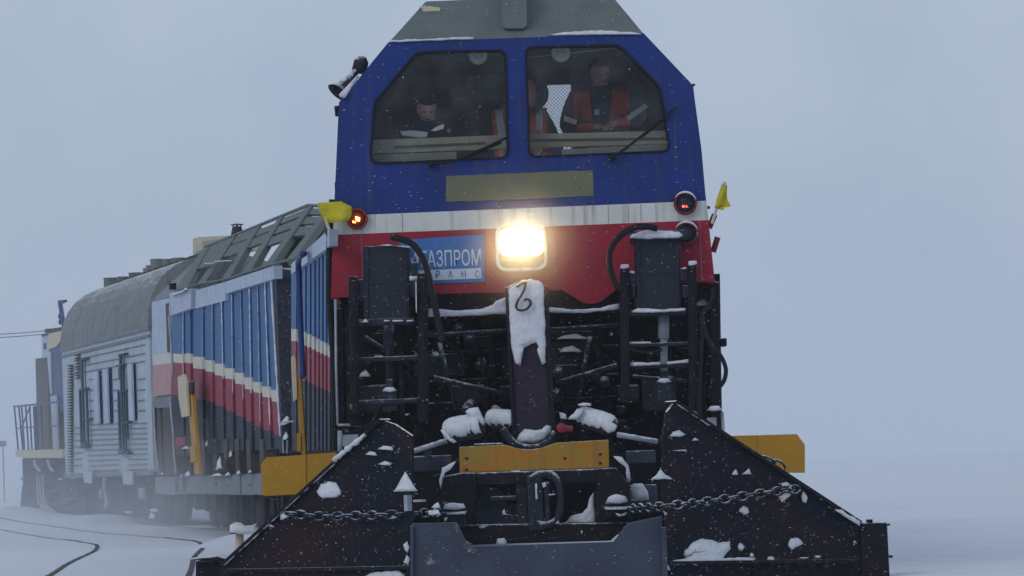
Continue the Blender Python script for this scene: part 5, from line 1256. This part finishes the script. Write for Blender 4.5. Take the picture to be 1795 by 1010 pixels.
    if vest:   # two front panels draped over the jacket, tape down the middle where the photo shows it
        from mathutils.bvhtree import BVHTree
        bv = BVHTree.FromPolygons([v.co.copy() for v in jme.vertices], [tuple(p.vertices) for p in jme.polygons])
        cxx = V(J['chest']).x; zt_ = V(J['lsh']).z + .05; zb_ = V(J['waist']).z - .12
        for s_ in (-1, 1):
            mb_ = MB(); nr_, nc_ = 14, 8; vs_ = []
            for a_ in range(nr_ + 1):
                f_ = a_ / nr_
                for c_ in range(nc_ + 1):
                    g__ = c_ / nc_; xi = vest[0] * (1 - .55 * f_); xo = vest[1] - .02 * f_
                    x_ = cxx + s_ * (xi + (xo - xi) * g__); z_ = zt_ - (zt_ - zb_) * f_
                    hit = bv.ray_cast(V((x_, V(J['chest']).y - 1.5, z_)), V((0, 1, 0)))
                    y_ = hit[0].y if hit[0] else V(J['chest']).y
                    vs_.append(V((x_, y_ - .014, z_)))
            n__ = len(vs_); fs_ = [(a_ * (nc_ + 1) + c_, a_ * (nc_ + 1) + c_ + 1, (a_ + 1) * (nc_ + 1) + c_ + 1, (a_ + 1) * (nc_ + 1) + c_) for a_ in range(nr_) for c_ in range(nc_)]
            mb_.add(vs_, fs_)
            if vest[2]: mb_.m = [1 if 3 <= (q_ % nc_) <= 5 else 0 for q_ in range(len(fs_))]
            o = mb_.build('safety_vest', ['hivis', 'silver'], None, smooth=True); o.parent = t
            q_ = o.modifiers.new('thick', 'SOLIDIFY'); q_.thickness = .008
    for o in [c for c in t.children]:
        if o.type == 'MESH':
            if o.location.length > 0: 
                off = Vector(o.location); o.data.transform(Matrix.Translation(off)); o.location = (0, 0, 0)
            o.data.transform(Matrix.Translation(-b))
    return t
def pose(cx, cy, floor, zhead, lean=0., arms=None, sit=False, W=.19, hunch=0.):
    """joint positions; lean moves the chest towards -Y"""
    zs = zhead - .225 + hunch; J = {}
    zp = zhead - .72
    J['pelvis'] = (cx, cy + .10, zp); J['waist'] = (cx, cy + .08 - lean * .4, zp + .20); J['chest'] = (cx, cy + .04 - lean * .8, zs - .08); J['neck'] = (cx, cy + .02 - lean, zs + .085)
    for s_, k in ((-1, 'l'), (1, 'r')):
        J[k + 'sh'] = (cx + s_ * W, cy + .03 - lean * .8, zs - .01)
        J[k + 'el'], J[k + 'wr'] = arms[k]
        J[k + 'hi'] = (cx + s_ * .10, cy + .06, zp - .06)
        if sit: J[k + 'kn'] = (cx + s_ * .13, cy - .36, zp - .06); J[k + 'an'] = (cx + s_ * .13, cy - .34, max(floor + .09, zp - .48))
        else: J[k + 'kn'] = (cx + s_ * .11, cy + .02, (zp + floor) / 2 + .0); J[k + 'an'] = (cx + s_ * .11, cy + .06, floor + .09)
    return J
FL = 2.56
Yp = Y0 + 1.25
h1 = P(748, 190, Yp - .25); c1 = Vector((h1.x, Yp, 0))
J1 = pose(h1.x + .01, Yp, FL, h1.z, lean=.24, hunch=.06, sit=True, arms={'l': ((h1.x - .27, Yp - .28, h1.z - .42), (h1.x - .12, Yp - .50, h1.z - .36)), 'r': ((h1.x + .28, Yp - .28, h1.z - .42), (h1.x + .14, Yp - .50, h1.z - .34))})
person('person in a navy jacket bent over papers behind the left windscreen', (h1.x, Yp, FL), J1, h1, R(8), R(30), None)
h2 = P(930, 164, Yp - .05)
J2 = pose(h2.x - .10, Yp + .05, FL, h2.z, hunch=.07, arms={'l': ((h2.x - .30, Yp - .1, h2.z - .52), (h2.x - .27, Yp - .36, h2.z - .60)), 'r': ((h2.x + .20, Yp - .12, h2.z - .52), (h2.x + .08, Yp - .38, h2.z - .58))}, W=.18)
person('person in a fur-trimmed hood and orange vest behind the middle window pillar', (h2.x, Yp + .05, FL), J2, h2, R(-62), 0, (.095, .235, 1), hood=True, hair=False)
h3 = P(1051, 126, Yp + .25)
J3 = pose(h3.x, Yp + .25, FL, h3.z, hunch=.03, arms={'l': ((h3.x - .30, Yp + .08, h3.z - .50), (h3.x - .06, Yp - .16, h3.z - .50)), 'r': ((h3.x + .33, Yp + .1, h3.z - .42), (h3.x + .10, Yp - .16, h3.z - .48))}, W=.21)
t3 = person('person standing with folded arms in an orange vest behind the right windscreen', (h3.x, Yp + .25, FL), J3, h3, R(22), R(20), (.10, .24, 0))
mb = MB()
for pts in ([(1097, 206), (1130, 181), (1136, 187), (1103, 212)], [(989, 203), (1012, 211), (1010, 219), (988, 212)]): mb.prism(FP(Yp - .14), pts, 0, -.02)
for pts in ([(1042, 192), (1050, 191), (1051, 201), (1042, 202)],): mb.prism(FP(Yp - .14), pts, 0, -.02)
o = mb.build('sleeve_tape', 'silver', t3)
mb = MB(); pp = FP(Y0 + .55)
mb.prism(pp, [(702, 230), (728, 229), (750, 232), (748, 240), (735, 241), (704, 237)], 0, -.01); tag(mb.build('paper_sheet', 'paper'), 'white paper sheets held open above the desk behind the left windscreen', 'paper', None)
mb = MB(); mb.prism(pp, [(755, 229), (766, 222), (778, 217), (778, 225), (764, 230)], 0, -.01); tag(mb.build('notebook', 'paper'), 'small tilted notebook page right of the larger papers on the cab desk', 'notebook', None)

# ================================================================ parts that stand apart become objects of their own
def islands(me):
    n = len(me.vertices); par = list(range(n))
    def find(a):
        while par[a] != a: par[a] = par[par[a]]; a = par[a]
        return a
    for e in me.edges:
        a, b = find(e.vertices[0]), find(e.vertices[1])
        if a != b: par[a] = b
    ids = {}; lab = [ids.setdefault(find(i), len(ids)) for i in range(n)]
    return lab, len(ids)
def split_apart(o):
    me = o.data; lab, k = islands(me)
    if k < 2 or k > 400: return
    lo = [[1e9] * 3 for _ in range(k)]; hi = [[-1e9] * 3 for _ in range(k)]
    for v, l in zip(me.vertices, lab):
        for i in range(3): lo[l][i] = min(lo[l][i], v.co[i]); hi[l][i] = max(hi[l][i], v.co[i])
    size = [max(hi[i][j] - lo[i][j] for j in range(3)) for i in range(k)]; par = list(range(k))
    def find(a):
        while par[a] != a: a = par[a]
        return a
    for a in range(k):
        for b in range(a + 1, k):
            g = math.sqrt(sum(max(0, lo[b][j] - hi[a][j], lo[a][j] - hi[b][j]) ** 2 for j in range(3)))
            if g <= max(.02, .5 * max(size[a], size[b])):
                x, y = find(a), find(b)
                if x != y: par[y] = x
    roots = sorted(set(find(i) for i in range(k)))
    if len(roots) < 2: return
    piece = [roots.index(find(l)) for l in lab]
    groups = [[] for _ in roots]
    for p in me.polygons: groups[piece[p.vertices[0]]].append(p)
    nm = o.name.split('.')[0]; meshes = []
    for g in groups:
        use = {}; vs = []; fs = []
        for p in g:
            f = []
            for vi in p.vertices:
                if vi not in use: use[vi] = len(vs); vs.append(me.vertices[vi].co.copy())
                f.append(use[vi])
            fs.append(f)
        m2 = bpy.data.meshes.new(nm); m2.from_pydata(vs, [], fs)
        for mm in me.materials: m2.materials.append(mm)
        for q, p in zip(m2.polygons, g): q.material_index = p.material_index; q.use_smooth = p.use_smooth
        meshes.append(m2)
    for m2 in meshes[1:]:
        c = o.copy(); c.data = m2; S.collection.objects.link(c)
    o.data = meshes[0]
for o in [o for o in S.objects if o.type == 'MESH' and o.parent and o.get('kind') is None]:
    nm = o.name.split('.')[0]; r_ = o
    while r_.parent: r_ = r_.parent
    if r_.name.startswith('person') or nm in ('lettering', 'safety_chain', 'wire_grille', 'company_sign', 'flame_emblem', 'rail', 'sleeper_row', 'coupler'): continue
    split_apart(o)

# ================================================================ driven snow in the air, and the haze
r9 = random.Random(77); mb = MB()
for i in range(22000):
    Y = 12 + 56 * r9.random() ** .8; px = r9.uniform(-150, 1950); py = r9.uniform(-100, 1010); c = P(px, py, Y)
    if c.z < 0: continue
    if Y > 29.5 and abs(c.x) < 3 : continue
    if Y > 31 and -3.6 < c.x < 2: continue
    s_ = r9.uniform(.0003, .0008) * (1 + Y / 30); d = Vector((s_ * r9.uniform(1.5, 5.), r9.uniform(-1, 1) * s_, r9.uniform(-.6, .3) * s_))
    e = Vector((0, 0, s_)); f_ = Vector((0, s_, 0))
    mb.add([c - d, c + d, c + e, c - e, c + f_, c - f_], [(1, 2, 4), (2, 0, 4), (0, 3, 4), (3, 1, 4), (2, 1, 5), (0, 2, 5), (3, 0, 5), (1, 3, 5)])
struct(mb.build('driven_snow', 'snow'), 'stuff')

hm = bpy.data.materials.new('haze_air'); hm.use_nodes = True; t_ = hm.node_tree; t_.nodes.clear()
ho = t_.nodes.new('ShaderNodeOutputMaterial'); hv = t_.nodes.new('ShaderNodeVolumePrincipled')
hv.inputs['Color'].default_value = (.93, .97, 1., 1); hv.inputs['Density'].default_value = .0005; hv.inputs['Anisotropy'].default_value = .25
t_.links.new(hv.outputs[0], ho.inputs['Volume'])
mb = MB(); mb.box(-700, 700, -60, 1200, -1.6, 8.2); hz = mb.build('haze', hm); struct(hz, 'stuff')
print('objects', len(bpy.data.objects))

# snow volume added before the lamp for its halo, and snow kicked up by the wheels of the far cars
def cloud(name, c, rad, dens, g=.3):
    m = bpy.data.materials.new(name); m.use_nodes = True; t = m.node_tree; N = t.nodes; L = t.links; N.clear()
    o_ = N.new('ShaderNodeOutputMaterial'); v = N.new('ShaderNodeVolumePrincipled'); v.inputs['Color'].default_value = (.94, .97, 1, 1); v.inputs['Anisotropy'].default_value = g
    tc = N.new('ShaderNodeTexCoord'); g_ = N.new('ShaderNodeTexGradient'); g_.gradient_type = 'QUADRATIC_SPHERE'
    mp = N.new('ShaderNodeMapping'); mp.inputs['Scale'].default_value = tuple(1 / r for r in rad); L.new(tc.outputs['Object'], mp.inputs[0]); L.new(mp.outputs[0], g_.inputs[0])
    ns = N.new('ShaderNodeTexNoise'); ns.inputs['Scale'].default_value = 1.3 / max(rad) * 3; ns.inputs['Detail'].default_value = 3; L.new(tc.outputs['Object'], ns.inputs[0])
    a = N.new('ShaderNodeMath'); a.operation = 'MULTIPLY'; L.new(g_.outputs[1], a.inputs[0]); L.new(ns.outputs[0], a.inputs[1])
    b = N.new('ShaderNodeMath'); b.operation = 'MULTIPLY'; b.inputs[1].default_value = dens * 2; L.new(a.outputs[0], b.inputs[0]); L.new(b.outputs[0], v.inputs['Density'])
    L.new(v.outputs[0], o_.inputs['Volume'])
    bm = bmesh.new(); bmesh.ops.create_icosphere(bm, subdivisions=3, radius=1.0)
    for q in bm.verts: q.co = Vector((q.co.x * rad[0], q.co.y * rad[1], q.co.z * rad[2])) * 1.03
    me = bpy.data.meshes.new(name); bm.to_mesh(me); bm.free(); me.materials.append(m)
    o = bpy.data.objects.new(name, me); S.collection.objects.link(o); o.location = c; struct(o, 'stuff')
    return o
cloud('blown_snow_cloud', P(913, 432, 31.4), (.85, 1.1, .8), .12, .8)
cloud('blown_snow_cloud', P(230, 905, 66), (7.5, 12, 1.9), .11)
cloud('blown_snow_cloud', (-11.5, 93, 2), (10, 19, 5.5), .027)
cloud('blown_snow_cloud', (0, 700, 0), (900, 662, 40), .013)
